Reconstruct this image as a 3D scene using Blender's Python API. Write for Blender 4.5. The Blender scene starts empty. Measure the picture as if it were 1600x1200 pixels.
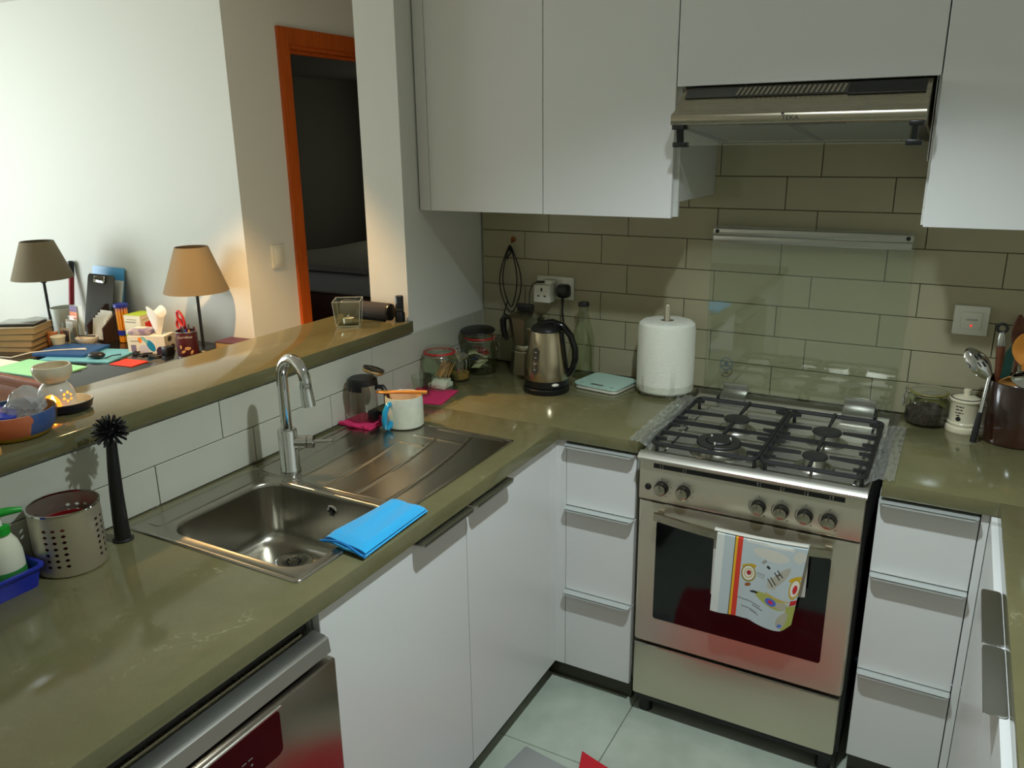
import bpy, bmesh, math, random
from mathutils import Vector, Matrix
random.seed(7)
scene = bpy.context.scene
COL = scene.collection
PI = math.pi

# ------------------------------------------------------------------ camera
RT = Vector((0.87600883, 0.48215021, -0.01181994))
UP = Vector((-0.12854151, 0.2570254, 0.95781784))
FW = Vector((-0.4648501, 0.83753753, -0.28713284))
cam_d = bpy.data.cameras.new('camera'); cam = bpy.data.objects.new('camera', cam_d); COL.objects.link(cam)
cam_d.sensor_fit = 'HORIZONTAL'; cam_d.sensor_width = 36.0; cam_d.lens = 1255.89 / 1600 * 36.0
cam_d.clip_start = 0.02; cam_d.clip_end = 60
mw = Matrix.Identity(4)
for i in range(3):
    mw[i][0] = RT[i]; mw[i][1] = UP[i]; mw[i][2] = -FW[i]
mw[0][3], mw[1][3], mw[2][3] = 1.58656, -2.63994, 1.71401
cam.matrix_world = mw
scene.camera = cam

# ------------------------------------------------------------------ world, lights, exposure
scene.view_settings.view_transform = 'Standard'; scene.view_settings.look = 'None'
scene.view_settings.gamma = 1.0; scene.view_settings.use_curve_mapping = False
scene.view_settings.exposure = 0.0
w = bpy.data.worlds.new('world'); scene.world = w; w.use_nodes = True
w.node_tree.nodes['Background'].inputs[0].default_value = (0.55, 0.7, 1.0, 1); w.node_tree.nodes['Background'].inputs[1].default_value = 0.6

KITCHEN_LAMP = (1.27, -1.34, 2.40)
WARM_LAMP = (-0.95, -0.80, 2.38)
def light(name, kind, loc, energy, color, **kw):
    l = bpy.data.lights.new(name, kind); l.energy = energy; l.color = color
    for k, v in kw.items(): setattr(l, k, v)
    o = bpy.data.objects.new(name, l); o.location = loc; COL.objects.link(o); return o
light('kitchen_ceiling_light', 'SPOT', KITCHEN_LAMP, 122, (0.83, 0.95, 1.0), shadow_soft_size=0.028, spot_size=math.radians(126), spot_blend=1.0)
light('living_room_downlight', 'SPOT', WARM_LAMP, 170, (1.0, 0.60, 0.26), shadow_soft_size=0.035, spot_size=math.radians(97), spot_blend=0.35)
wl = light('window_daylight', 'AREA', (-4.53, -1.75, 1.45), 94, (0.88, 0.98, 1.0), shape='RECTANGLE', size=1.7, size_y=1.4)
wl.rotation_euler = (PI / 2, 0, -PI / 2)      # shines towards +x
bl = light('bedroom_fill_light', 'AREA', (-3.4, 5.92, 1.5), 5.0, (0.95, 0.95, 0.8), shape='RECTANGLE', size=1.2, size_y=1.0)  # added dim fill that lifts the bedroom out of black
bl.rotation_euler = (-PI / 2, 0, 0)

# ------------------------------------------------------------------ materials
def S(c):
    if max(c) > 1.0 or isinstance(c[0], int): c = [v / 255.0 for v in c]
    return tuple((v / 12.92 if v <= 0.04045 else ((v + 0.055) / 1.055) ** 2.4) for v in c) + (1.0,)
def new_mat(name):
    m = bpy.data.materials.new(name); m.use_nodes = True
    nt = m.node_tree; return m, nt, nt.nodes['Principled BSDF']
def coords(nt, scale=(1, 1, 1), kind='Object'):
    tc = nt.nodes.new('ShaderNodeTexCoord'); mp = nt.nodes.new('ShaderNodeMapping')
    mp.inputs['Scale'].default_value = scale
    nt.links.new(tc.outputs[kind], mp.inputs['Vector']); return mp.outputs['Vector']
def M(name, col, rough=0.5, metal=0.0, spec=0.5, noise=None, bump=None, coat=0.0, emit=None, trans=0.0, sheen=0.0, col2=None, stretch=(1, 1, 1), rvar=0.0, aniso=0.0, sss=0.0):
    m, nt, p = new_mat(name)
    p.inputs['Base Color'].default_value = S(col); p.inputs['Roughness'].default_value = rough
    p.inputs['Metallic'].default_value = metal; p.inputs['Specular IOR Level'].default_value = spec
    p.inputs['Coat Weight'].default_value = coat; p.inputs['Transmission Weight'].default_value = trans
    p.inputs['Sheen Weight'].default_value = sheen; p.inputs['Anisotropic'].default_value = aniso
    if sss:
        p.inputs['Subsurface Weight'].default_value = sss; p.inputs['Subsurface Radius'].default_value = (0.02, 0.012, 0.008)
    if emit:
        p.inputs['Emission Color'].default_value = S(emit[0]); p.inputs['Emission Strength'].default_value = emit[1]
    if noise or rvar:
        n = nt.nodes.new('ShaderNodeTexNoise'); n.inputs['Scale'].default_value = noise or 30; n.inputs['Detail'].default_value = 5
        nt.links.new(coords(nt, stretch), n.inputs['Vector'])
        if noise and col2:
            r = nt.nodes.new('ShaderNodeValToRGB'); r.color_ramp.elements[0].position = 0.35; r.color_ramp.elements[1].position = 0.68
            r.color_ramp.elements[0].color = S(col); r.color_ramp.elements[1].color = S(col2)
            nt.links.new(n.outputs['Fac'], r.inputs['Fac']); nt.links.new(r.outputs['Color'], p.inputs['Base Color'])
        if rvar:
            mr = nt.nodes.new('ShaderNodeMapRange'); mr.inputs['To Min'].default_value = max(0, rough - rvar); mr.inputs['To Max'].default_value = rough + rvar
            nt.links.new(n.outputs['Fac'], mr.inputs['Value']); nt.links.new(mr.outputs['Result'], p.inputs['Roughness'])
    if bump:
        n = nt.nodes.new('ShaderNodeTexNoise'); n.inputs['Scale'].default_value = bump[0]; n.inputs['Detail'].default_value = 4
        nt.links.new(coords(nt, bump[2] if len(bump) > 2 else (1, 1, 1)), n.inputs['Vector'])
        b = nt.nodes.new('ShaderNodeBump'); b.inputs['Strength'].default_value = bump[1]; b.inputs['Distance'].default_value = 0.002
        nt.links.new(n.outputs['Fac'], b.inputs['Height']); nt.links.new(b.outputs['Normal'], p.inputs['Normal'])
    return m
def glass(name, tint=(235, 245, 240), rough=0.02, ior=1.45, milk=0.0):
    m = bpy.data.materials.new(name); m.use_nodes = True; nt = m.node_tree
    for n in list(nt.nodes):
        if n.type != 'OUTPUT_MATERIAL': nt.nodes.remove(n)
    out = [n for n in nt.nodes if n.type == 'OUTPUT_MATERIAL'][0]
    t = nt.nodes.new('ShaderNodeBsdfTransparent'); t.inputs['Color'].default_value = S(tint)
    g = nt.nodes.new('ShaderNodeBsdfGlossy'); g.inputs['Roughness'].default_value = rough
    f0 = ((ior - 1) / (ior + 1)) ** 2
    lw = nt.nodes.new('ShaderNodeLayerWeight'); lw.inputs['Blend'].default_value = 0.5
    pw = nt.nodes.new('ShaderNodeMath'); pw.operation = 'POWER'; pw.inputs[1].default_value = 5.0; nt.links.new(lw.outputs['Facing'], pw.inputs[0])
    f = nt.nodes.new('ShaderNodeMath'); f.operation = 'MULTIPLY_ADD'; f.inputs[1].default_value = 1 - f0; f.inputs[2].default_value = f0; nt.links.new(pw.outputs[0], f.inputs[0])
    x = nt.nodes.new('ShaderNodeMixShader')
    nt.links.new(f.outputs[0], x.inputs[0]); nt.links.new(t.outputs[0], x.inputs[1]); nt.links.new(g.outputs[0], x.inputs[2])
    last = x.outputs[0]
    if milk:
        df = nt.nodes.new('ShaderNodeBsdfDiffuse'); df.inputs['Color'].default_value = (.85, .85, .82, 1)
        y = nt.nodes.new('ShaderNodeMixShader'); y.inputs[0].default_value = milk
        nt.links.new(last, y.inputs[1]); nt.links.new(df.outputs[0], y.inputs[2]); last = y.outputs[0]
    nt.links.new(last, out.inputs['Surface']); return m
def print_mat(name, base, shapes, rough=0.6, uv=True, metal=0.0, bump=None):
    """flat print: shapes are ('e'|'r'|'o', cx, cy, half_w, half_h, angle_deg, colour[, inner]) in UV space"""
    m = M(name, base, rough, metal, bump=bump); nt = m.node_tree; p = nt.nodes['Principled BSDF']
    tc = nt.nodes.new('ShaderNodeTexCoord'); prev = None
    for s in shapes:
        k, cx, cy, rx, ry, a, col = s[:7]
        mp = nt.nodes.new('ShaderNodeMapping'); mp.vector_type = 'TEXTURE'
        mp.inputs['Location'].default_value = (cx, cy, 0); mp.inputs['Rotation'].default_value = (0, 0, math.radians(a)); mp.inputs['Scale'].default_value = (rx, ry, 1)
        nt.links.new(tc.outputs['UV'], mp.inputs['Vector'])
        sp = nt.nodes.new('ShaderNodeSeparateXYZ'); nt.links.new(mp.outputs[0], sp.inputs[0])
        def mt(op, a, b=None):
            q = nt.nodes.new('ShaderNodeMath'); q.operation = op
            for i, v in enumerate((a, b)):
                if v is None: continue
                if isinstance(v, (int, float)): q.inputs[i].default_value = v
                else: nt.links.new(v, q.inputs[i])
            return q.outputs[0]
        if k == 'r':
            d = mt('MAXIMUM', mt('ABSOLUTE', sp.outputs[0]), mt('ABSOLUTE', sp.outputs[1]))
        else:
            d = mt('SQRT', mt('ADD', mt('MULTIPLY', sp.outputs[0], sp.outputs[0]), mt('MULTIPLY', sp.outputs[1], sp.outputs[1])))
        f = mt('LESS_THAN', d, 1.0)
        if k == 'o': f = mt('MULTIPLY', f, mt('GREATER_THAN', d, s[7]))
        x = nt.nodes.new('ShaderNodeMix'); x.data_type = 'RGBA'
        nt.links.new(f, x.inputs['Factor'])
        if prev is None: x.inputs['A'].default_value = S(base)
        else: nt.links.new(prev, x.inputs['A'])
        x.inputs['B'].default_value = S(col); prev = x.outputs['Result']
    if prev is not None: nt.links.new(prev, p.inputs['Base Color'])
    return m

MAT = {}
MAT['plaster'] = M('painted_plaster', (222, 222, 212), 0.65, bump=(180, 0.08))
MAT['ceiling'] = M('ceiling_paint', (226, 224, 216), 0.8)
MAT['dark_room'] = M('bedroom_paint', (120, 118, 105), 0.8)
MAT['tile_l'] = M('glazed_tile_pale', (196, 196, 180), 0.12, noise=3, col2=(186, 186, 170), spec=0.45)
MAT['tile_b'] = M('glazed_tile_greige', (176, 168, 138), 0.14, noise=3, col2=(167, 159, 130), spec=0.45)
MAT['grout'] = M('grout', (112, 106, 86), 0.9)
MAT['floor_tile'] = M('porcelain_floor_tile', (176, 184, 168), 0.42, noise=9, col2=(160, 168, 152), rvar=0.06)
MAT['floor_grout'] = M('floor_grout', (70, 72, 62), 0.9)
MAT['wood_floor'] = M('living_floor_tile', (150, 138, 112), 0.4, noise=6, col2=(140, 128, 104))
MAT['white'] = M('white_laminate', (218, 218, 214), 0.28, spec=0.4)
MAT['carcass'] = M('white_melamine', (206, 206, 198), 0.4)
MAT['kick'] = M('dark_plinth', (58, 54, 36), 0.35)
MAT['black_gap'] = M('black_metal_side', (20, 20, 20), 0.5)
MAT['steel'] = M('brushed_steel', (176, 168, 148), 0.27, 1.0, noise=6, stretch=(1, 60, 60), rvar=0.04, aniso=0.4)
MAT['steel_v'] = M('brushed_steel_upright', (212, 204, 184), 0.36, 0.85, noise=6, stretch=(80, 80, 1.5), rvar=0.03, aniso=0.75)
_nt = MAT['steel_v'].node_tree; _tg = _nt.nodes.new('ShaderNodeTangent'); _tg.direction_type = 'RADIAL'; _tg.axis = 'Z'; _nt.links.new(_tg.outputs[0], _nt.nodes['Principled BSDF'].inputs['Tangent'])
MAT['steel_sink'] = M('sink_steel', (176, 172, 160), 0.24, 1.0, noise=5, stretch=(40, 1, 1), rvar=0.05)
MAT['handle'] = M('lit_handle_metal', (206, 210, 206), 0.42, 0.55)  # paler copy of the handle metal, imitates light caught by the drawer lips
MAT['hob_steel'] = M('satin_hob_steel', (206, 202, 190), 0.36, 0.85)
MAT['alu'] = M('brushed_aluminium', (186, 186, 178), 0.32, 1.0, noise=5, stretch=(1, 1, 1), rvar=0.05)
MAT['chrome'] = M('chrome', (215, 216, 215), 0.05, 1.0)
MAT['dw_steel'] = M('dishwasher_steel', (160, 150, 138), 0.22, 1.0, noise=5, stretch=(90, 1, 90), rvar=0.05)
MAT['black'] = M('black_plastic', (20, 20, 20), 0.35)
MAT['black_gloss'] = M('black_gloss_plastic', (14, 14, 14), 0.12)
MAT['iron'] = M('cast_iron', (26, 26, 26), 0.55, bump=(220, 0.3))
MAT['oven_glass'] = M('dark_oven_glass', (9, 10, 12), 0.06, spec=0.6)
MAT['glass'] = glass('clear_glass', (252, 254, 252))
MAT['glass_thick'] = glass('thick_glass', (248, 252, 248), 0.02, 2.0)
MAT['glass_green'] = glass('greenish_glass_sheet', (250, 253, 250), 0.03, 1.9)
MAT['glass_jar'] = glass('jar_glass', (249, 252, 246), 0.03, 1.5)
MAT['film'] = glass('clear_plastic_film', (252, 253, 250), 0.16, 2.0, milk=0.06)
MAT['white_plastic'] = M('white_plastic', (226, 224, 208), 0.35)
MAT['red_rubber'] = M('red_rubber', (190, 34, 34), 0.45)
MAT['wood_orange'] = M('orange_stained_wood', (196, 92, 24), 0.38, noise=4, col2=(172, 74, 16), stretch=(25, 25, 1.2), spec=0.4)
MAT['wood_light'] = M('pale_wood', (214, 158, 88), 0.55, noise=6, col2=(192, 134, 68), stretch=(12, 12, 1.5))
MAT['wood_brown'] = M('brown_wood', (112, 62, 34), 0.45, noise=5, col2=(92, 48, 26), stretch=(1.5, 14, 14))
MAT['wood_dark'] = M('dark_wood', (62, 40, 26), 0.5, noise=5, col2=(48, 30, 20), stretch=(12, 12, 2))
MAT['paper'] = M('paper_white', (236, 236, 226), 0.9)
MAT['cream_ceramic'] = M('cream_ceramic', (224, 214, 184), 0.22, coat=0.3)
MAT['white_ceramic'] = M('white_ceramic', (226, 222, 208), 0.2, coat=0.4)

def stone(name):
    m, nt, p = new_mat(name)
    p.inputs['Roughness'].default_value = 0.10; p.inputs['Specular IOR Level'].default_value = 0.5
    v = coords(nt)
    n1 = nt.nodes.new('ShaderNodeTexNoise'); n1.inputs['Scale'].default_value = 7; n1.inputs['Detail'].default_value = 8; n1.inputs['Roughness'].default_value = 0.7
    n2 = nt.nodes.new('ShaderNodeTexNoise'); n2.inputs['Scale'].default_value = 260; n2.inputs['Detail'].default_value = 2
    n3 = nt.nodes.new('ShaderNodeTexNoise'); n3.inputs['Scale'].default_value = 5; n3.inputs['Detail'].default_value = 6; n3.inputs['Distortion'].default_value = 1.4
    for n in (n1, n2, n3): nt.links.new(v, n.inputs['Vector'])
    r1 = nt.nodes.new('ShaderNodeValToRGB'); r1.color_ramp.elements[0].color = S((99, 95, 65)); r1.color_ramp.elements[1].color = S((112, 107, 75))
    r1.color_ramp.elements[0].position = 0.3; r1.color_ramp.elements[1].position = 0.7
    nt.links.new(n1.outputs['Fac'], r1.inputs['Fac'])
    # pale thin vein fragments
    r3 = nt.nodes.new('ShaderNodeValToRGB'); e = r3.color_ramp.elements
    e[0].position = 0.492; e[0].color = (0, 0, 0, 1); e[1].position = 0.5; e[1].color = (1, 1, 1, 1)
    q = e.new(0.508); q.color = (0, 0, 0, 1)
    nt.links.new(n3.outputs['Fac'], r3.inputs['Fac'])
    r4 = nt.nodes.new('ShaderNodeValToRGB'); r4.color_ramp.elements[0].position = 0.58; r4.color_ramp.elements[1].position = 0.66
    nt.links.new(n1.outputs['Fac'], r4.inputs['Fac'])
    mu = nt.nodes.new('ShaderNodeMath'); mu.operation = 'MULTIPLY'
    nt.links.new(r3.outputs['Color'], mu.inputs[0]); nt.links.new(r4.outputs['Color'], mu.inputs[1])
    mu2 = nt.nodes.new('ShaderNodeMath'); mu2.operation = 'MULTIPLY'; mu2.inputs[1].default_value = 0.35; nt.links.new(mu.outputs[0], mu2.inputs[0])
    x1 = nt.nodes.new('ShaderNodeMix'); x1.data_type = 'RGBA'; nt.links.new(mu2.outputs[0], x1.inputs['Factor'])
    nt.links.new(r1.outputs['Color'], x1.inputs['A']); x1.inputs['B'].default_value = S((190, 186, 150))
    mr = nt.nodes.new('ShaderNodeMapRange'); mr.inputs['To Min'].default_value = 0.9; mr.inputs['To Max'].default_value = 1.1; nt.links.new(n2.outputs['Fac'], mr.inputs['Value'])
    x2 = nt.nodes.new('ShaderNodeVectorMath'); x2.operation = 'SCALE'; nt.links.new(x1.outputs['Result'], x2.inputs[0]); nt.links.new(mr.outputs['Result'], x2.inputs['Scale'])
    nt.links.new(x2.outputs[0], p.inputs['Base Color']); return m
MAT['stone'] = stone('olive_quartz')

# ------------------------------------------------------------------ geometry helpers
class G:
    """collects shapes in world coordinates"""
    def __init__(s): s.bm = bmesh.new(); s.T = None
    def _post(s, verts):
        if s.T is not None: bmesh.ops.transform(s.bm, matrix=s.T, verts=verts)
        return s
    def box(s, x0, x1, y0, y1, z0, z1, bev=0.0, seg=2, rot=None):
        r = bmesh.ops.create_cube(s.bm, size=1.0); vs = r['verts']
        c = Vector(((x0 + x1) / 2, (y0 + y1) / 2, (z0 + z1) / 2)); d = (abs(x1 - x0), abs(y1 - y0), abs(z1 - z0))
        for v in vs: v.co = Vector((v.co.x * d[0], v.co.y * d[1], v.co.z * d[2]))
        if bev > 0:
            es = list({e for v in vs for e in v.link_edges})
            q = bmesh.ops.bevel(s.bm, geom=es, offset=min(bev, min(d) * 0.49), segments=seg, profile=0.5, affect='EDGES')
            vs = list({v for f in q['faces'] for v in f.verts} | {v for v in vs if v.is_valid})
        if rot is not None: bmesh.ops.rotate(s.bm, cent=(0, 0, 0), matrix=rot, verts=vs)
        bmesh.ops.translate(s.bm, vec=c, verts=vs)
        return s._post(vs)
    def lathe(s, prof, cx=0, cy=0, cz=0, seg=32, closed=False, sx=1.0, sy=1.0):
        rings = []; allv = []
        for (r, z) in prof:
            if r <= 1e-6:
                v = s.bm.verts.new((cx, cy, cz + z)); rings.append([v]); allv.append(v)
            else:
                ring = [s.bm.verts.new((cx + sx * r * math.cos(2 * PI * i / seg), cy + sy * r * math.sin(2 * PI * i / seg), cz + z)) for i in range(seg)]
                rings.append(ring); allv += ring
        pr = list(zip(rings, rings[1:]))
        if closed: pr.append((rings[-1], rings[0]))
        for a, b in pr:
            if len(a) == 1 and len(b) == 1: continue
            for i in range(seg):
                j = (i + 1) % seg
                if len(a) == 1: s.bm.faces.new((a[0], b[j], b[i]))
                elif len(b) == 1: s.bm.faces.new((a[i], a[j], b[0]))
                else: s.bm.faces.new((a[i], a[j], b[j], b[i]))
        return s._post(allv)
    def cyl(s, cx, cy, z0, z1, r, seg=24, r2=None):
        r2 = r if r2 is None else r2
        return s.lathe([(0, z0), (r, z0), (r2, z1), (0, z1)], cx, cy, 0, seg)
    def rod(s, a, b, r, r2=None, seg=12): return s.tube([a, b], [r, r if r2 is None else r2], seg)
    def tube(s, pts, r, seg=10, closed=False):
        pts = [Vector(p) for p in pts]; n = len(pts)
        rs = r if isinstance(r, (list, tuple)) else [r] * n
        rings = []; prev = None; allv = []
        for i, p in enumerate(pts):
            if closed: d = (pts[(i + 1) % n] - pts[i - 1]).normalized()
            elif i == 0: d = (pts[1] - p).normalized()
            elif i == n - 1: d = (p - pts[-2]).normalized()
            else: d = ((pts[i + 1] - p).normalized() + (p - pts[i - 1]).normalized()).normalized()
            if prev is None:
                u = d.cross(Vector((0, 0, 1)))
                if u.length < 1e-3: u = d.cross(Vector((1, 0, 0)))
                u.normalize()
            else:
                u = prev - d * prev.dot(d)
                if u.length < 1e-4: u = d.cross(Vector((0, 0, 1)))
                u.normalize()
            prev = u; v = d.cross(u)
            ring = [s.bm.verts.new(p + (u * math.cos(2 * PI * k / seg) + v * math.sin(2 * PI * k / seg)) * rs[i]) for k in range(seg)]
            rings.append(ring); allv += ring
        pr = list(zip(rings, rings[1:]))
        if closed: pr.append((rings[-1], rings[0]))
        for a, b in pr:
            for i in range(seg):
                j = (i + 1) % seg; s.bm.faces.new((a[i], a[j], b[j], b[i]))
        if not closed:
            s.bm.faces.new(list(reversed(rings[0]))); s.bm.faces.new(rings[-1])
        return s._post(allv)
    def prism(s, poly, axis, a, b, holes=None):
        """extrude polygon (2-D) along an axis: poly coords are the other two axes in xyz order"""
        def mk(p, t):
            if axis == 'x': return (t, p[0], p[1])
            if axis == 'y': return (p[0], t, p[1])
            return (p[0], p[1], t)
        A = [s.bm.verts.new(mk(p, a)) for p in poly]; Bv = [s.bm.verts.new(mk(p, b)) for p in poly]
        s.bm.faces.new(A); s.bm.faces.new(list(reversed(Bv)))
        n = len(poly)
        for i in range(n):
            j = (i + 1) % n; s.bm.faces.new((A[j], A[i], Bv[i], Bv[j]))
        return s._post(A + Bv)
    def loft(s, rings, cap0=True, cap1=True, closed=True):
        R = [[s.bm.verts.new(p) for p in r] for r in rings]
        for a, b in zip(R, R[1:]):
            n = len(a)
            for i in range(n if closed else n - 1):
                j = (i + 1) % n; s.bm.faces.new((a[i], a[j], b[j], b[i]))
        if cap0: s.bm.faces.new(list(reversed(R[0])))
        if cap1: s.bm.faces.new(R[-1])
        return s._post([v for r in R for v in r])
    def sphere(s, c, r, seg=20, rings=12, sc=(1, 1, 1)):
        q = bmesh.ops.create_uvsphere(s.bm, u_segments=seg, v_segments=rings, radius=1)
        for v in q['verts']: v.co = Vector((v.co.x * r * sc[0] + c[0], v.co.y * r * sc[1] + c[1], v.co.z * r * sc[2] + c[2]))
        return s._post(q['verts'])
    def sheet(s, f, nu, nv, thick=0.0, uv=False):
        """f(u,v)->(x,y,z), u,v in 0..1; thick offsets a back side along the normal"""
        P = [[Vector(f(i / nu, j / nv)) for j in range(nv + 1)] for i in range(nu + 1)]
        uvl = s.bm.loops.layers.uv.verify() if uv else None
        def face(vs, uvs):
            fc = s.bm.faces.new(vs)
            if uvl:
                for l, t in zip(fc.loops, uvs): l[uvl].uv = t
        A = [[s.bm.verts.new(P[i][j]) for j in range(nv + 1)] for i in range(nu + 1)]
        allv = [v for r in A for v in r]
        for i in range(nu):
            for j in range(nv):
                face((A[i][j], A[i + 1][j], A[i + 1][j + 1], A[i][j + 1]), [(i / nu, j / nv), ((i + 1) / nu, j / nv), ((i + 1) / nu, (j + 1) / nv), (i / nu, (j + 1) / nv)])
        if thick:
            N = [[None] * (nv + 1) for _ in range(nu + 1)]
            for i in range(nu + 1):
                for j in range(nv + 1):
                    du = P[min(i + 1, nu)][j] - P[max(i - 1, 0)][j]; dv = P[i][min(j + 1, nv)] - P[i][max(j - 1, 0)]
                    N[i][j] = du.cross(dv).normalized()
            Bk = [[s.bm.verts.new(P[i][j] - N[i][j] * thick) for j in range(nv + 1)] for i in range(nu + 1)]
            allv += [v for r in Bk for v in r]
            for i in range(nu):
                for j in range(nv):
                    face((Bk[i][j], Bk[i][j + 1], Bk[i + 1][j + 1], Bk[i + 1][j]), [(i / nu, j / nv), (i / nu, (j + 1) / nv), ((i + 1) / nu, (j + 1) / nv), ((i + 1) / nu, j / nv)])
            def side(a, b, c, d, t): face((a, b, c, d), [t] * 4)
            for i in range(nu):
                side(A[i][0], Bk[i][0], Bk[i + 1][0], A[i + 1][0], (i / nu, 0)); side(A[i][nv], A[i + 1][nv], Bk[i + 1][nv], Bk[i][nv], (i / nu, 1))
            for j in range(nv):
                side(A[0][j], A[0][j + 1], Bk[0][j + 1], Bk[0][j], (0, j / nv)); side(A[nu][j], Bk[nu][j], Bk[nu][j + 1], A[nu][j + 1], (1, j / nv))
        return s._post(allv)

def rrect(x0, x1, y0, y1, r, n=5):
    pts = []
    for cx, cy, a in ((x1 - r, y1 - r, 0), (x0 + r, y1 - r, 90), (x0 + r, y0 + r, 180), (x1 - r, y0 + r, 270)):
        for k in range(n + 1):
            t = math.radians(a + 90 * k / n); pts.append((cx + r * math.cos(t), cy + r * math.sin(t)))
    return pts
def root_world(o):
    v = Vector((0, 0, 0))
    while o: v += o.location; o = o.parent
    return v
def link_mesh(name, g, mat, parent=None, angle=35, flat=False):
    bm = g.bm; bmesh.ops.recalc_face_normals(bm, faces=bm.faces)
    me = bpy.data.meshes.new(name)
    if parent is None:
        xs = [v.co for v in bm.verts]
        o = Vector(((min(v.x for v in xs) + max(v.x for v in xs)) / 2, (min(v.y for v in xs) + max(v.y for v in xs)) / 2, min(v.z for v in xs)))
    else: o = root_world(parent)
    bmesh.ops.translate(bm, vec=-o, verts=bm.verts); bm.to_mesh(me); bm.free()
    if not flat:
        me.shade_smooth(); me.set_sharp_from_angle(angle=math.radians(angle))
    if mat is not None: me.materials.append(MAT[mat] if isinstance(mat, str) else mat)
    ob = bpy.data.objects.new(name, me); COL.objects.link(ob)
    if parent is None: ob.location = o
    else: ob.parent = parent
    return ob
def tag(o, label=None, cat=None, group=None, kind=None):
    if label: o['label'] = label
    if cat: o['category'] = cat
    if group: o['group'] = group
    if kind: o['kind'] = kind
    return o
def thing(name, label, cat, loc, group=None):
    o = bpy.data.objects.new(name, None); o.location = loc; o.empty_display_size = 0.05; COL.objects.link(o)
    return tag(o, label, cat, group)
def single(name, g, mat, label, cat, group=None, **k): return tag(link_mesh(name, g, mat, None, **k), label, cat, group)
def part(name, g, mat, parent, label=None, **k): return tag(link_mesh(name, g, mat, parent, **k), label)
def struct(name, g, mat, parent=None, **k):
    o = link_mesh(name, g, mat, parent, **k); o['kind'] = 'structure'; return o
def copy_thing(src, loc, label=None, group=None):
    c = src.copy(); COL.objects.link(c); c.location = loc
    if label: c['label'] = label
    if group: c['group'] = group
    def kids(a, b):
        for ch in list(a.children):
            d = ch.copy(); COL.objects.link(d); d.parent = b; kids(ch, d)
    kids(src, c); return c
def lettering(body, size, origin, right, up, mat, parent, name='lettering', align='CENTER', extrude=0.0002, label=None):
    cu = bpy.data.curves.new('t', 'FONT'); cu.body = body; cu.size = size; cu.align_x = align; cu.align_y = 'CENTER'; cu.extrude = extrude
    t = bpy.data.objects.new('t', cu); COL.objects.link(t)
    bpy.context.view_layer.update(); dg = bpy.context.evaluated_depsgraph_get()
    me = bpy.data.meshes.new_from_object(t.evaluated_get(dg)); bpy.data.objects.remove(t); bpy.data.curves.remove(cu)
    r = Vector(right).normalized(); u = Vector(up).normalized(); n = r.cross(u)
    m = Matrix(((r.x, u.x, n.x, origin[0]), (r.y, u.y, n.y, origin[1]), (r.z, u.z, n.z, origin[2]), (0, 0, 0, 1)))
    me.transform(Matrix.Translation(-root_world(parent)) @ m)
    me.materials.clear(); me.materials.append(MAT[mat] if isinstance(mat, str) else mat); me.name = name
    ob = bpy.data.objects.new(name, me); COL.objects.link(ob); ob.parent = parent
    return tag(ob, label)
def arc(c, r, a0, a1, n, ax='xz', d=None):
    """points of an arc in a vertical plane through direction d (or xz)"""
    d = Vector(d if d else (1, 0, 0)).normalized(); c = Vector(c)
    return [c + d * (r * math.cos(math.radians(a0 + (a1 - a0) * i / n))) + Vector((0, 0, r * math.sin(math.radians(a0 + (a1 - a0) * i / n)))) for i in range(n + 1)]
def rotz(a): return Matrix.Rotation(math.radians(a), 4, 'Z')
def place(loc, *rots):
    m = Matrix.Translation(loc)
    for ax, a in rots: m = m @ Matrix.Rotation(math.radians(a), 4, ax)
    return m

def xf(g, m):
    bmesh.ops.transform(g.bm, matrix=m, verts=g.bm.verts); return g

# key dimensions from the photograph
W1, W2, S0, S1, RX, CT, CZ = 0.6096, 0.5984, 0.861, 1.4963, 1.7474, 0.0386, 0.9
ZB = CZ - CT
LZ = 1.1453; LB = LZ - 0.0386
XR = 2.36; YB = -4.0; CEIL = 2.46; TW, TH = 0.3055, 0.101

# ================================================================== SETTING
# ---- floors
g = G().box(-0.27, XR, YB, 0.0, -0.06, -0.004)
floor = struct('floor', g, 'floor_grout')
tile_me = {}
def floor_tiles():
    xs = [0.867 + 0.6 * k for k in range(-2, 4)]; ys = [-0.886 + 0.6 * k for k in range(-6, 3)]
    for i in range(len(xs) - 1):
        for j in range(len(ys) - 1):
            x0, x1, y0, y1 = max(xs[i], -0.26) + .001, min(xs[i + 1], XR) - .001, max(ys[j], YB) + .001, min(ys[j + 1], 0.0) - .001
            if x1 - x0 < .03 or y1 - y0 < .03: continue
            part('floor_tile', G().box(x0, x1, y0, y1, -0.012, 0.0, 0.0015, 1), 'floor_tile', floor)
floor_tiles()
struct('floor.001', G().box(-4.6, -0.27, YB, 0.15, -0.06, 0.0), 'wood_floor')
struct('floor.002', G().box(-1.42, -0.163, 0.15, 4.0, -0.06, 0.0), 'wood_floor')
struct('floor.003', G().box(-5.2, -1.42, 0.27, 6.0, -0.06, 0.0), 'wood_floor')
struct('ceiling', G().box(-4.6, XR, YB, 0.15, CEIL, CEIL + .06), 'ceiling')
struct('ceiling.001', G().box(-1.42, -0.163, 0.15, 4.0, CEIL, CEIL + .06), 'ceiling')
struct('ceiling.002', G().box(-5.2, -1.42, 0.27, 6.0, CEIL, CEIL + .06), 'dark_room')
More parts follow.
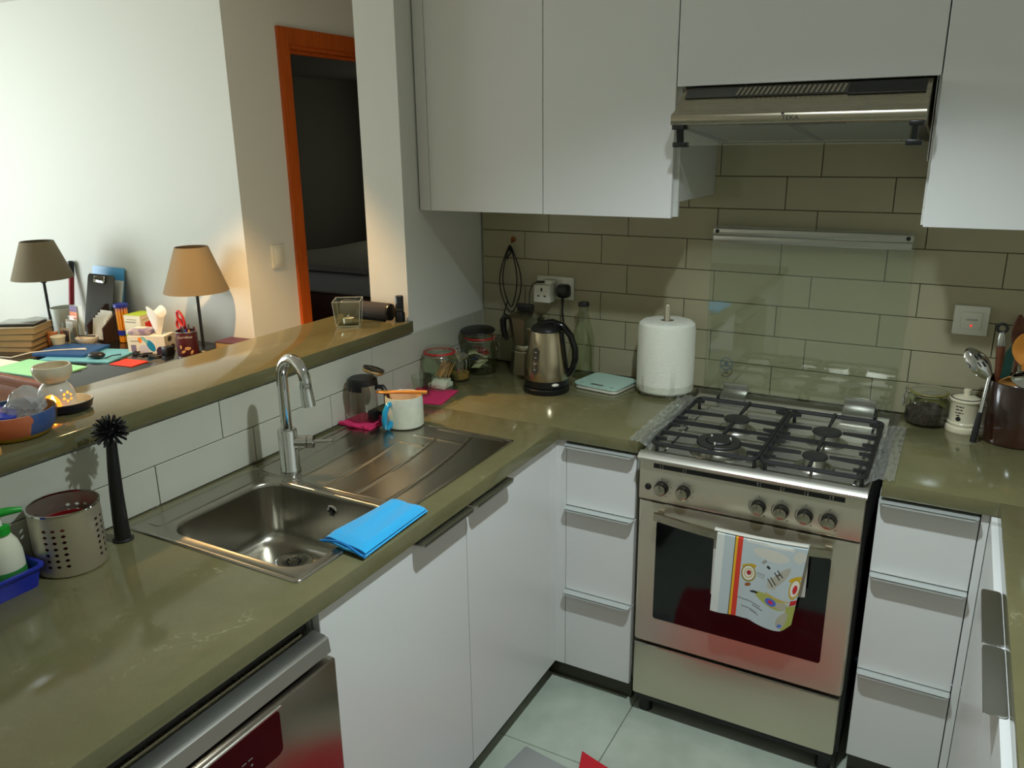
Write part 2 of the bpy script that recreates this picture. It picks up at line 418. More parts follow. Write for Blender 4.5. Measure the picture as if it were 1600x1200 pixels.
# ---- kitchen back wall with tiles
wall_back = struct('wall_back', G().box(0.0, XR, 0.007, 0.12, 0, CEIL), 'grout')
Z1 = CZ + 0.0994; rows_b = [CZ, Z1] + [Z1 + TH * k for k in range(1, 10)]
J = 0.0012
for r in range(len(rows_b) - 1):
    off = 0.1819 if r % 2 == 0 else 0.2798
    if r == 0: off = 0.1819
    off = {0: 0.2798, 1: 0.1819}[(r + 1) % 2] if False else (0.2798 if r in (1, 3, 5, 7, 9) else 0.1819)
    x = off - TW
    while x < XR:
        x0, x1 = max(x + J, 0.001), min(x + TW - J, XR)
        if x1 - x0 > 0.01:
            part('tile', G().box(x0, x1, 0.0, 0.009, rows_b[r] + J, rows_b[r + 1] - J, 0.0009, 1), 'tile_b', wall_back)
        x += TW
# ---- half wall with ledge on the left, tiled towards the kitchen
wall_left = struct('wall_left', G().box(-0.163, -0.006, -3.0, -0.4817, 0, LB - .001), 'plaster')
tl = G().box(-0.0055, -0.004, -3.0, 0.0, CZ, Z1 + TH - .002)
struct('trim_1', tl, 'grout')
for r in range(2):
    z0, z1 = (CZ, Z1) if r == 0 else (Z1, Z1 + TH)
    y = (-1.5157 if r == 0 else -1.3115) - 5 * TW
    while y < 0:
        y0, y1 = max(y + J, -3.0), min(y + TW - J, -0.001)
        if y1 - y0 > .012: part('tile', G().box(-0.0045, 0.004, y0, y1, z0 + J, z1 - J, 0.0009, 1), 'tile_l', wall_left)
        y += TW
# wall stub / column between kitchen and corridor
struct('wall_partition', G().box(-0.163, -0.0055, -0.4817, 4.0, 0, CEIL), 'plaster')
struct('wall_kitchen_right', G().box(XR, XR + .12, YB, 0.12, 0, CEIL), 'plaster')
struct('wall_front', G().box(-2.15, XR + .12, YB - .12, YB, 0, CEIL), 'plaster')
D0 = -1.42
# living room walls; window in the front wall lets the daylight in
struct('wall_living_back', G().box(-4.6, D0 - .1, 0.15, 0.27, 0, CEIL), 'plaster')
struct('wall_living_front', G().box(-4.6, -2.15, YB - .12, YB, 0, CEIL), 'plaster')
wy0, wy1 = -2.65, -0.85
struct('wall_living_left', G().box(-4.72, -4.6, YB - .12, wy0, 0, CEIL).box(-4.72, -4.6, wy1, 0.27, 0, CEIL).box(-4.72, -4.6, wy0, wy1, 0, 0.68).box(-4.72, -4.6, wy0, wy1, 2.22, CEIL), 'plaster')
win = struct('window_1', G().box(-4.69, -4.63, wy0, wy1, 0.68, 0.74).box(-4.69, -4.63, wy0, wy1, 2.16, 2.22).box(-4.69, -4.63, wy0, wy0 + .06, 0.74, 2.16).box(-4.69, -4.63, wy1 - .06, wy1, 0.74, 2.16).box(-4.69, -4.63, -1.78, -1.72, 0.74, 2.16), 'white_plastic')
part('pane', G().box(-4.663, -4.657, wy0 + .06, -1.78, .74, 2.16), 'glass', win); part('pane', G().box(-4.663, -4.657, -1.72, wy1 - .06, .74, 2.16), 'glass', win)
# added unseen window framing the bedroom fill light
win2 = struct('fill_window', G().box(-4.05, -2.75, 5.96, 5.998, .95, 1.0).box(-4.05, -2.75, 5.96, 5.998, 2.0, 2.05).box(-4.05, -4.0, 5.96, 5.998, 1.0, 2.0).box(-2.8, -2.75, 5.96, 5.998, 1.0, 2.0), 'white_plastic')
part('blind', G().box(-4.0, -2.8, 5.98, 5.985, 1.0, 2.0), 'paper', win2)
# corridor wall with the bedroom door
D = -1.42
gc = G().box(D - .1, D, 0.27, 0.50, 0, CEIL).box(D - .1, D, 1.42, 4.0, 0, CEIL).box(D - .1, D, 0.50, 1.42, 2.235, CEIL)
gc.box(D - .1, D, 0.15, 0.27, 0, CEIL)
struct('wall_corridor', gc, 'plaster')
struct('wall_corridor_end', G().box(D, -0.163, 4.0, 4.12, 0, CEIL), 'plaster')
# bedroom shell
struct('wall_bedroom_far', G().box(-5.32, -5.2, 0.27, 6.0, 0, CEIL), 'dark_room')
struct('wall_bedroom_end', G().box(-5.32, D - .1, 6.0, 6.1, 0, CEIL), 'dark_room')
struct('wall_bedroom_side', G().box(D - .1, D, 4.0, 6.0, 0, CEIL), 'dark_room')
# door frame
door = bpy.data.objects.new('door_1', None); door.location = (D, 0.95, 0); COL.objects.link(door); door['kind'] = 'structure'
door['label'] = 'orange-brown wooden door frame around the dark bedroom doorway'
OY0, OY1, IY0, IY1 = 0.477, 1.445, 0.547, 1.375
gl = G().loft([[(D, OY0, 0), (D + .018, OY0, 0), (D + .018, IY0, 0), (D, IY0, 0)], [(D, OY0, 2.266), (D + .018, OY0, 2.266), (D + .018, IY0, 2.19), (D, IY0, 2.19)]])
part('architrave', gl, 'wood_orange', door)
gr = G().loft([[(D, IY1, 0), (D + .018, IY1, 0), (D + .018, OY1, 0), (D, OY1, 0)], [(D, IY1, 2.19), (D + .018, IY1, 2.19), (D + .018, OY1, 2.266), (D, OY1, 2.266)]])
part('architrave', gr, 'wood_orange', door)
gh = G().loft([[(D, OY0, 2.266), (D + .018, OY0, 2.266), (D + .018, IY0, 2.19), (D, IY0, 2.19)], [(D, OY1, 2.266), (D + .018, OY1, 2.266), (D + .018, IY1, 2.19), (D, IY1, 2.19)]])
part('head_architrave', gh, 'wood_orange', door)
part('jamb', G().box(D - .1, D, 0.50, 0.555, 0, 2.18, .002), 'wood_orange', door); part('jamb', G().box(D - .1, D, 1.367, 1.42, 0, 2.18, .002), 'wood_orange', door)
part('head_jamb', G().box(D - .1, D, 0.50, 1.42, 2.172, 2.235, .002), 'wood_orange', door)
part('door_stop', G().box(D - .07, D - .03, 0.555, 0.567, 0, 2.172, .002), 'wood_orange', door)
part('door_stop', G().box(D - .07, D - .03, 0.567, 1.367, 2.155, 2.172, .002), 'wood_orange', door)

# bed in the dark room
bed = thing('bed', 'bed with pale bedding in the dark room behind the door', 'bed', (-3.9, 4.3, 0))
part('bed_base', G().box(-4.7, -3.1, 3.3, 5.4, 0.05, 0.32, .02), 'wood_brown', bed)
part('mattress', G().box(-4.7, -3.1, 3.3, 5.4, 0.32, 0.52, .05, 3), 'paper', bed)
MAT['duvet'] = M('pale_bedding', (196, 192, 176), 0.9, bump=(14, 0.8))
part('duvet', G().sheet(lambda u, v: (-4.72 + 1.64 * u, 3.28 + 2.14 * v, 0.55 + .015 * math.sin(9 * u + 4 * v) * math.sin(7 * v)), 24, 24, -0.05), 'duvet', bed)
for k in range(4): part('leg', G().box(-4.66 + (k % 2) * 1.48, -4.6 + (k % 2) * 1.48, 3.34 + (k // 2) * 1.96, 3.4 + (k // 2) * 1.96, 0, 0.06), 'wood_brown', bed)

# ================================================================== WORKTOPS
def slab(name, x0, x1, y0, y1, z0, z1, label, hole=None, bev=0.0025):
    g = G()
    if not hole: g.box(x0, x1, y0, y1, z0, z1, bev, 2)
    else:
        hx0, hx1, hy0, hy1 = hole
        O = [(x0, y0), (x1, y0), (x1, y1), (x0, y1)]; H = [(hx0, hy0), (hx1, hy0), (hx1, hy1), (hx0, hy1)]
        bm = g.bm
        ot, ob_, ht, hb = [[bm.verts.new((p[0], p[1], z)) for p in q] for q, z in ((O, z1), (O, z0), (H, z1), (H, z0))]
        for i in range(4):
            j = (i + 1) % 4
            bm.faces.new((ot[i], ot[j], ht[j], ht[i])); bm.faces.new((ob_[j], ob_[i], hb[i], hb[j]))
            bm.faces.new((ob_[i], ob_[j], ot[j], ot[i])); bm.faces.new((ht[i], ht[j], hb[j], hb[i]))
        es = [e for e in bm.edges if all(v in ot for v in e.verts)]
        bmesh.ops.bevel(bm, geom=es, offset=bev, segments=2, profile=.5, affect='EDGES')
    return single(name, g, 'stone', label, 'worktop')
slab('worktop', 0.004, W1, -3.0, -0.5990, ZB, CZ, 'olive stone worktop with the steel sink let into it', hole=(0.09, 0.535, -1.622, -1.272))
slab('worktop.001', 0.004, S0, -0.5984, -0.0005, ZB, CZ, 'olive stone worktop in the corner under the kettle and paper roll')
slab('worktop.002', S1, XR - .001, -0.5984, -0.0005, ZB, CZ, 'olive stone worktop right of the cooker under the utensil pot')
slab('worktop.003', RX, XR - .001, -3.4, -0.5990, ZB, CZ, 'olive stone worktop run along the right edge of the photo')
slab('bar_ledge', -0.29, 0.012, -3.0, -0.482, LB, LZ, 'raised olive stone bar ledge between kitchen and living room')

# ================================================================== BASE CABINETS
def tab_handle(axis, a0, a1, face, z, out=0.024, mat='handle', sgn=1, parent=None):
    """thin lip handle along an axis: top plate with rounded front corners and a turned-down lip"""
    g = G(); r = 0.008
    if axis == 'x': pl = rrect(a0, a1, face - out, face + .012, r, 4); g.prism(pl, 'z', z - .0015, z + .0015); g.box(a0 + r, a1 - r, face - out, face - out + .0018, z - .007, z + .001, .0006, 1)
    else:
        lo, hi = (face - .012, face + out) if sgn > 0 else (face - out, face + .012)
        pl = rrect(lo, hi, a0, a1, r, 4); g.prism(pl, 'z', z - .0015, z + .0015)
        e = hi if sgn > 0 else lo
        g.box(min(e, e - sgn * .0018), max(e, e - sgn * .0018), a0 + r, a1 - r, z - .007, z + .001, .0006, 1)
    return part('handle', g, mat, parent)
FX = 0.597; FY = -0.586
# sink cabinet (faces +x)
c = thing('sink_cabinet', 'white two-door base cabinet under the sink', 'cabinet', (0.3, -1.12, 0))
part('body', G().box(0.03, 0.57, -1.636, -1.618, 0.08, ZB - .002).box(0.03, 0.57, -1.618, -0.60, 0.08, 0.098).box(0.03, 0.045, -1.618, -0.60, 0.098, 0.84).box(0.03, 0.57, -0.612, -0.60, .098, .84), 'carcass', c)
d1 = part('door', G().box(0.578, FX, -1.636, -1.1025, 0.078, 0.851, .0012, 1), 'white', c); tab_handle('y', -1.33, -1.105, FX, .8535, .03, 'alu', parent=d1)
d2 = part('door', G().box(0.578, FX, -1.0995, -0.624, 0.078, 0.851, .0012, 1), 'white', c); tab_handle('y', -1.098, -0.902, FX, .8535, .03, 'alu', parent=d2)
part('filler_strip', G().box(0.578, FX, -0.6225, FY, 0.078, 0.8605, .0008, 1), 'white', c)
part('plinth', G().box(0.53, 0.552, -1.636, -0.55, 0, 0.079), 'kick', c)
# drawer units (face -y)
def drawer_unit(label, x0, x1, fill, loc, hx):
    c = thing('drawer_unit', label, 'cabinet', loc, 'white drawer units beside the cooker')
    part('body', G().box(x0, x0 + .016, -0.56, -0.02, 0.08, ZB - .002).box(x1 - .016, x1, -0.56, -0.02, 0.08, ZB - .002).box(x0, x1, -0.56, -0.02, 0.08, 0.096).box(x0, x1, -0.035, -0.02, .096, .85), 'carcass', c)
    for z0, z1 in ((0.649, 0.849), (0.3585, 0.6435), (0.0785, 0.3535)):
        d = part('drawer_front', G().box(x0, x1, FY, -0.567, z0, z1, .0012, 1), 'white', c)
        tab_handle('x', hx[0], hx[1], FY, z1 + .0015, .026, parent=d)
    part('filler_strip', G().box(fill[0], fill[1], FY, -0.567, 0.0785, 0.8605, .0008, 1), 'white', c)
    part('plinth', G().box(.553 if x0 < 1 else x0 + .003, max(x1, fill[1]) - .003, -0.548, -0.53, 0, 0.079), 'kick', c)
    return c
drawer_unit('white three-drawer unit left of the cooker in the corner', 0.632, 0.853, (0.591, 0.6305), (0.74, -0.3, 0), (0.632, 0.852))
drawer_unit('white three-drawer unit right of the cooker', 1.493, 1.714, (1.7165, 1.7345), (1.6, -0.3, 0), (1.494, 1.713))
# right base cabinet, faces -x
c = thing('base_cabinet', 'white base cabinet along the right edge with two lip handles', 'cabinet', (2.05, -1.6, 0))
part('body', G().box(1.762, 2.35, -2.6, -2.582, .08, ZB - .002).box(1.762, 2.35, -.60, -.585, .08, ZB - .002).box(1.762, 2.35, -2.582, -.60, .08, .098), 'carcass', c)
for y0, y1, h0, h1 in ((-1.158, -0.624, -1.156, -0.955), (-1.70, -1.162, -1.365, -1.164), (-2.6, -1.704, -1.91, -1.708)):
    d = part('door', G().box(1.7355, 1.755, y0, y1, .078, .851, .0012, 1), 'white', c); tab_handle('y', h0, h1, 1.7355, .8535, 0.022, 'alu', sgn=-1, parent=d)
part('filler_strip', G().box(1.7355, 1.755, -.6225, FY, .0785, .8605, .0008, 1), 'white', c)
part('plinth', G().box(1.79, 1.81, -2.6, -.55, 0, .079), 'kick', c)

# dishwasher
c = thing('dishwasher', 'steel front-control dishwasher under the worktop by the sink cabinet', 'dishwasher', (0.33, -1.94, 0))
part('body', G().box(0.03, 0.575, -2.238, -1.648, 0.09, 0.845, .004), 'black_gap', c)
part('door', G().box(0.576, 0.642, -2.238, -1.648, 0.12, 0.775, .004, 2), 'dw_steel', c)
part('top_panel', G().prism([(0.560, 0.784), (0.624, 0.781), (0.632, 0.784), (0.628, 0.813), (0.618, 0.817), (0.560, 0.820)], 'y', -2.238, -1.648), 'alu', c, 'satin aluminium top rail')
part('vent_strip', G().box(0.566, 0.585, -2.20, -1.672, 0.818, 0.8225, .001, 1), 'steel', c)
dsp = part('control_panel', G().prism(rrect(-2.10, -1.80, 0.675, 0.766, .012, 4), 'x', 0.6405, 0.6436), 'oven_glass', c, 'black glossy control window')
MAT['grey_print'] = M('grey_print', (120, 120, 118), 0.6)
gm = G()
for k in range(5): gm.box(.6436, .644, -1.93 + .014 * k, -1.926 + .014 * k, .70, .704).box(.6436, .644, -1.935 + .014 * k, -1.925 + .014 * k, .714, .716)
tag(part('control_marks', gm, 'grey_print', dsp), kind='stuff')
part('panel_rim', G().box(0.640, 0.6455, -2.10, -1.795, 0.7655, 0.7705, .001, 1), 'alu', c)
part('plinth', G().box(0.53, 0.552, -2.238, -1.648, 0, 0.089), 'kick', c)
for k in range(4): part('foot', G().cyl(.10 + .4 * (k % 2), -2.2 + .5 * (k // 2), 0, .092, .02, 12), 'black', c)
# panel carrying the worktop end behind the camera's left
single('end_panel', G().box(0.02, 0.59, -3.0, -2.245, 0.0, ZB - .0005, .002), 'white', 'white panel supporting the worktop beyond the dishwasher', 'panel')

# ================================================================== SINK
s = thing('sink', 'stainless steel inset sink with bowl and ribbed drainboard', 'sink', (0.3, -1.2, CZ))
bx0, bx1, by0, by1 = 0.124, 0.524, -1.606, -1.287
N = 7
def ring(ins, z, r): return [(x, y, z) for x, y in rrect(bx0 + ins, bx1 - ins, by0 + ins, by1 - ins, r, N)]
rings = [ring(0, .9042, .062), ring(.002, .9036, .060), ring(.0045, .900, .058), ring(.0055, .894, .057), ring(.012, .785, .055), ring(.016, .767, .052), ring(.026, .755, .045), ring(.042, .749, .035), ring(.09, .747, .03)]
g = G(); g.loft(rings, cap0=False, cap1=True)
bowl = part('bowl', g, 'steel_sink', s, angle=60)
# plate around the bowl: stepped flange
px0, px1, py0, py1 = 0.045, 0.5485, -1.636, -1.262
g = G()
def outer(ins, z, r): return [(x, y, z) for x, y in rrect(px0 + ins, px1 - ins, py0 + ins, py1 - ins if ins > 0.004 else py1, r, N)]
g.loft([outer(0, .9005, .012), outer(.001, .9035, .011), outer(.006, .9048, .010), outer(.009, .9045, .010), outer(.013, .9036, .012), ring(-.006, .9034, .066), ring(-.003, .9038, .064), ring(0, .9042, .062)], cap0=False, cap1=False)
part('rim', g, 'steel_sink', s, angle=60)
# back step of the rim
part('rim_step', G().prism(rrect(0.062, 0.105, -1.60, -1.275, .012, 4), 'z', .9028, .9047), 'steel_sink', s)
# drainboard with embossed ribs
pads = [(0.105, 0.177, -0.975), (0.177, 0.262, -0.945), (0.262, 0.353, -0.918), (0.353, 0.433, -0.853)]
lines = [0.105, 0.187, 0.281, 0.376, 0.470]
def rib_h(x, y):
    h = 0.0
    t = (y + 1.24) / 0.46                       # 0 at bowl side, 1 at far side
    for k, xb in enumerate((0.11, 0.189, 0.284, 0.379, 0.476)):
        xe = xb - (0.055 * t * t)
        end = (-0.90, -0.90, -0.918, -0.853, -0.80)[k]
        if y < end:
            d = abs(x - xe); h = max(h, 0.0024 * max(0, 1 - d / 0.0045))
    for (xa, xb, ye) in ((0.245, 0.345, -0.918), (0.265, 0.435, -0.853), (0.30, 0.53, -0.779)):
        if xa < x < xb: h = max(h, 0.0034 * max(0, 1 - abs(y - ye) / 0.0055))
    return h
g = G(); nx, ny = 110, 110
g.sheet(lambda u, v: (0.050 + 0.494 * u, -1.2615 + 0.492 * v, 0.9026 + rib_h(0.050 + 0.494 * u, -1.2615 + 0.492 * v)), nx, ny)
part('drainboard', g, 'steel_sink', s, angle=80)
gb = G().box(0.045, 0.052, -1.262, -0.763, .9003, .9046, .0015, 2).box(0.541, 0.5485, -1.262, -0.763, .9003, .9046, .0015, 2).box(0.045, 0.5485, -0.7705, -0.763, .9003, .9046, .0015, 2)
part('drainboard_edge', gb, 'steel_sink', s)
part('divider_bead', G().box(0.075, 0.535, -1.266, -1.258, .9025, .9055, .0014, 2), 'steel_sink', s)
dr = part('drain', G().lathe([(0, .748), (.022, .748), (.026, .7495), (.040, .7505), (.045, .7495), (.047, .7475)], .270, -1.372, 0, 32), 'chrome', s)
gh = G()
for k in range(12):
    a = 2 * PI * k / 12; gh.box(-.003, .003, -.0012, .0012, -.0006, .0006, 0, 1, Matrix.Rotation(a, 3, 'Z')); bmesh.ops.translate(gh.bm, vec=(.270 + .016 * math.cos(a), -1.372 + .016 * math.sin(a), .7490), verts=gh.bm.verts[-8:])
tag(part('strainer_hole', gh, 'black', dr), kind='stuff')
ov = part('overflow', xf(G().lathe([(0, 0), (.010, 0), (.0125, .0015), (.016, .002), (.018, 0), (.018, -.003)], 0, 0, 0, 24), place((.335, -1.2945, .860), ('X', 95))), 'chrome', s)
gx = G()
for a in (0, 60, 120): gx.box(-.011, .011, -.0016, .0016, -.001, .001, 0, 1, Matrix.Rotation(math.radians(a), 3, 'Z'))
part('overflow_grille', xf(gx, place((.335, -1.2960, .860), ('X', 95))), 'black', ov)

# tap
t = thing('tap', 'chrome swan-neck mixer tap behind the sink bowl', 'tap', (0.135, -1.219, .9026))
part('base', G().lathe([(0, 0), (.027, 0), (.027, .006), (.0245, .010), (.0245, .112), (.022, .116), (0, .116)], .135, -1.219, .9026, 32), 'chrome', t)
dv = Vector((0.97, -0.23, 0)).normalized(); R = .052
pts = [(.135, -1.219, 1.01), (.135, -1.219, 1.06), (.135, -1.219, 1.11), (.135, -1.219, 1.158)]
c0 = Vector((.135, -1.219, 1.158)) + dv * R
pts += arc(c0, R, 170, -12, 18, d=dv)
e = Vector(pts[-1]); pts += [e + Vector((0, 0, -.02)) + dv * .003, e + Vector((0, 0, -.046)) + dv * .008]
part('spout', G().tube(pts, [.0140] * (len(pts) - 3) + [.0150, .0160, .0165], 20), 'chrome', t, angle=60)
la = Vector((.876, .48, 0)).normalized(); b0 = Vector((.135, -1.219, .982))
lv = part('lever_hub', G().rod(b0 + la * .018, b0 + la * .066, .0165, seg=24), 'chrome', t)
part('hub_ring', G().rod(b0 + la * .050, b0 + la * .052, .0170, seg=24), 'black', lv)
part('lever', G().rod(b0 + la * .062, b0 + la * .115 + Vector((0, 0, .002)), .0052, .0042, seg=14), 'chrome', t)

# ================================================================== WALL CABINETS AND HOOD
ZU = 1.5038; DU = -0.3976
def wall_cabinet(label, x0, x1, doors, z0=ZU, cz0=None, loc=None, fill=None):
    cz0 = z0 + .045 if cz0 is None else cz0
    c = thing('wall_cabinet', label, 'cabinet', ((x0 + x1) / 2, -0.2, z0))
    t = .016
    part('body', G().box(x0, x0 + t, DU + .02, -.0005, cz0, 2.36).box(x1 - t, x1, DU + .02, -.0005, cz0, 2.36).box(x0 + t, x1 - t, DU + .02, -.0005, cz0, cz0 + t).box(x0 + t, x1 - t, DU + .02, -.0005, 2.34, 2.36).box(x0 + t, x1 - t, -.012, -.0005, cz0 + t, 2.34), 'carcass', c)
    for a, b in doors: part('door', G().box(a, b, DU, DU + .019, z0, 2.36, .0012, 1), 'white', c)
    if fill: part('filler_strip', G().box(fill[0], fill[1], DU, DU + .019, z0, 2.36, .0008, 1), 'white', c)
    part('light_rail', G().box(x0, x1, DU + .0195, DU + .034, z0 + .003, cz0 - .0005, .001, 1), 'carcass', c)
    return c
wall_cabinet('white two-door wall cabinet left of the extractor hood', 0.001, 0.875, ((0.0435, 0.4565), (0.4585, 0.8615)), fill=(0.001, 0.042))
c = wall_cabinet('white wall cabinet right of the extractor hood', 1.496, 2.10, ((1.5028, 1.80), (1.802, 2.10)))
c2 = thing('wall_cabinet', 'white flap-door wall cabinet directly above the extractor hood', 'cabinet', (1.18, -.2, 1.855))
part('body', G().box(.877, 1.494, DU + .02, -.0005, 1.872, 1.888).box(.877, 1.494, DU + .02, -.0005, 2.34, 2.36).box(.877, .893, DU + .02, -.0005, 1.888, 2.34).box(1.478, 1.494, DU + .02, -.0005, 1.888, 2.34), 'carcass', c2)
part('door', G().box(.8645, 1.4995, DU, DU + .019, 1.8545, 2.36, .0012, 1), 'white', c2)
part('side_strip', G().box(.8775, .8805, DU + .021, -.002, 1.70, 1.871), 'carcass', c2); part('side_strip', G().box(1.4915, 1.4935, DU + .021, -.002, 1.66, 1.871), 'carcass', c2)

# extractor hood
h = thing('extractor_hood', 'stainless steel extractor hood over the cooker with black hinged brackets', 'extractor hood', (1.184, -.25, 1.70))
HX0, HX1 = 0.884, 1.484
prof = [(-.004, 1.712), (-.004, 1.851), (-.385, 1.851), (-.395, 1.845), (-.425, 1.822), (-.452, 1.800), (-.480, 1.786), (-.497, 1.781), (-.501, 1.776), (-.501, 1.760), (-.497, 1.754), (-.47, 1.7515)]
part('canopy', G().prism(prof, 'x', HX0, HX1), 'steel', h, angle=40)
def under(y): return 1.7515 + (y + .47) / (.466) * (1.712 - 1.7515)
def uplate(x0, x1, y0, y1, t): return [[(x0, y0, under(y0) - t), (x1, y0, under(y0) - t), (x1, y0, under(y0) + .001), (x0, y0, under(y0) + .001)], [(x0, y1, under(y1) - t), (x1, y1, under(y1) - t), (x1, y1, under(y1) + .001), (x0, y1, under(y1) + .001)]]
MAT['filter'] = M('filter_mesh', (120, 122, 112), 0.35, 0.8, bump=(400, 0.6))
part('filter_panel', G().loft(uplate(HX0 + .03, 1.175, -.46, -.03, .002)), 'filter', h); part('filter_panel', G().loft(uplate(1.195, HX1 - .03, -.46, -.03, .002)), 'filter', h)
MAT['dark_grey'] = M('dark_grey_plastic', (70, 70, 66), 0.4)
for a, b in ((HX0 + .008, HX0 + .03), (1.175, 1.195), (HX1 - .03, HX1 - .008)): part('divider', G().loft(uplate(a, b, -.465, -.02, .004)), 'dark_grey', h)
vb = part('vent_band', G().loft([[(x, y, z) for y, z in ((-.4265, 1.8215), (-.4285, 1.8235), (-.3985, 1.8465), (-.3965, 1.8445))] for x in (HX0 + .012, 1.302)]), 'dark_grey', h)
gs = G()
for k in range(22):
    x = 1.03 + k * .0122
    gs.loft([[(x, -.4275, 1.8250), (x + .006, -.4275, 1.8250), (x + .006, -.4292, 1.8252), (x, -.4292, 1.8252)], [(x + .006, -.4015, 1.8450), (x + .012, -.4015, 1.8450), (x + .012, -.4032, 1.8452), (x + .006, -.4032, 1.8452)]])
tag(part('vent_slot', gs, 'steel', vb), kind='stuff')
part('switch_panel', G().loft([[(x, y, z) for y, z in ((-.4290, 1.8190), (-.4320, 1.8215), (-.4000, 1.8480), (-.3970, 1.8455))] for x in (1.302, 1.474)]), 'black', h)
for bx, sg in ((0.900, 1), (1.468, -1)):
    xa, xb = sorted((bx - sg * .014, bx + sg * .018)); xc, xd = sorted((bx - sg * .014, bx + sg * .022))
    b = part('bracket', G().box(xa, xb, -.497, -.455, 1.742, 1.7535, .002).prism([(-.494, 1.742), (-.472, 1.742), (-.462, 1.709), (-.484, 1.709)], 'x', min(bx - sg * .002, bx + sg * .010), max(bx - sg * .002, bx + sg * .010)).box(xc, xd, -.486, -.452, 1.698, 1.711, .002), 'black', h)
part('visor', G().box(HX0 + .03, HX1 - .03, -.478, -.474, 1.702, 1.7525), 'glass_green', h, 'clear glass visor')
MAT['logo_ink'] = M('dark_ink', (30, 28, 24), 0.6)
lettering('TEKA', .017, (1.185, -.5014, 1.7655), (1, 0, 0), (0, 0, 1), 'logo_ink', h)
part('logo_mark', G().box(1.163, 1.171, -.5016, -.5008, 1.774, 1.777).box(1.1655, 1.1685, -.5016, -.5008, 1.7765, 1.7795), 'logo_ink', h)
part('light_cover', G().box(1.06, 1.31, -.4715, -.455, 1.7485, 1.7515, .0008, 1), 'dark_grey', h)

# ================================================================== COOKER
k = thing('cooker', 'freestanding stainless steel gas cooker with oven and raised glass lid', 'cooker', (1.17, -.33, 0))
KX0, KX1 = .874, 1.466; KF = -.612
part('body', G().box(KX0 + .004, KX1 + .006, -.565, -.03, .055, .855, .003), 'black_gap', k)
hob = part('hob_plate', G().prism([(-.628, .858), (-.632, .866), (-.622, .876), (-.604, .879), (-.592, .8705), (-.09, .8705), (-.075, .884), (-.028, .886), (-.028, .858)], 'x', KX0 - .002, KX1 + .003), 'hob_steel', k, angle=50)
for xx in (.928, 1.428): part('side_bead', G().box(xx, xx + .008, -.58, -.12, .8703, .8745, .001, 1), 'chrome', hob)
for x0, x1 in ((1.0, 1.045), (1.07, 1.115), (1.155, 1.24), (1.275, 1.315), (1.34, 1.38)): part('vent_slot', G().prism(rrect(x0, x1, -.074, -.067, .003, 3), 'z', .880, .8868), 'black', hob)
panel = part('control_panel', G().prism([(-.5655, .7375), (KF + .002, .7335), (KF, .7385), (KF, .850), (KF + .004, .855), (-.5655, .857)], 'x', KX0, KX1 - .002), 'steel_v', k)
part('marking_strip', G().box(.914, 1.418, KF - .0012, KF + .001, .834, .8475, .0004, 1), 'black', panel)
MAT['print_white'] = M('white_print', (205, 205, 196), 0.6); MAT['print_black'] = M('black_print', (24, 22, 20), 0.6)
for xx, act in ((.938, None), (1.003, 'sq'), (1.205, 0), (1.265, 1), (1.325, 2), (1.386, 3)):
    gm = G()
    for q in range(4):
        dx, dz = ((-.0035, .003), (-.0035, -.003), (.0035, -.003), (.0035, .003))[q]
        gm.rod((xx + dx, KF - .0011, .841 + dz), (xx + dx, KF - .0018, .841 + dz), .0021 if q == act else .0014, seg=8)
    tag(part('burner_mark', gm, 'print_white', panel), kind='stuff')
def knob(x, kind):
    pm = place((x, KF, .777), ('X', 90))
    o = part('knob', xf(G().lathe([(0, .0245), (.0140, .0245), (.0160, .0235), (.0160, .020), (0, .020)], 0, 0, 0, 28), pm), 'steel', k)
    part('knob_skirt', xf(G().lathe([(0, .0205), (.0172, .0205), (.0180, .019), (.0200, .003), (.0205, 0), (0, 0)], 0, 0, 0, 28), pm), 'black_gloss', o)
    part('pointer', G().box(x - .0012, x + .0012, KF - .0246, KF - .012, .782, .7955, .0004, 1), 'black', o)
    gm = G()
    if kind:
        for q in range(8):
            a = math.radians(150 + q * 12); gm.box(x + .025 * math.cos(a) - .0011, x + .025 * math.cos(a) + .0011, KF - .0006, KF + .0004, .777 + .025 * math.sin(a) - .0018, .777 + .025 * math.sin(a) + .0018)
        gm.box(x - .0008, x + .0008, KF - .0006, KF + .0004, .8055, .810)
        gm.box(x + .014, x + .019, KF - .0006, KF + .0004, .752, .7535)
    else:
        for q in range(6):
            a = math.radians(90 - q * 38); gm.box(x + .027 * math.cos(a) - .0011, x + .027 * math.cos(a) + .0011, KF - .0006, KF + .0004, .777 + .027 * math.sin(a) - .0013, .777 + .027 * math.sin(a) + .0013)
    tag(part('knob_marks', gm, 'print_black', panel), kind='stuff')
for x, kd in ((.940, 0), (1.003, 0), (1.208, 1), (1.267, 1), (1.327, 1), (1.386, 1)): knob(x, kd)
part('light_button', xf(G().lathe([(0, .005), (.006, .005), (.0075, .003), (.0095, .002), (.0095, 0), (0, 0)], 0, 0, 0, 20), place((.900, KF, .7735), ('X', 90))), 'black_gloss', k)
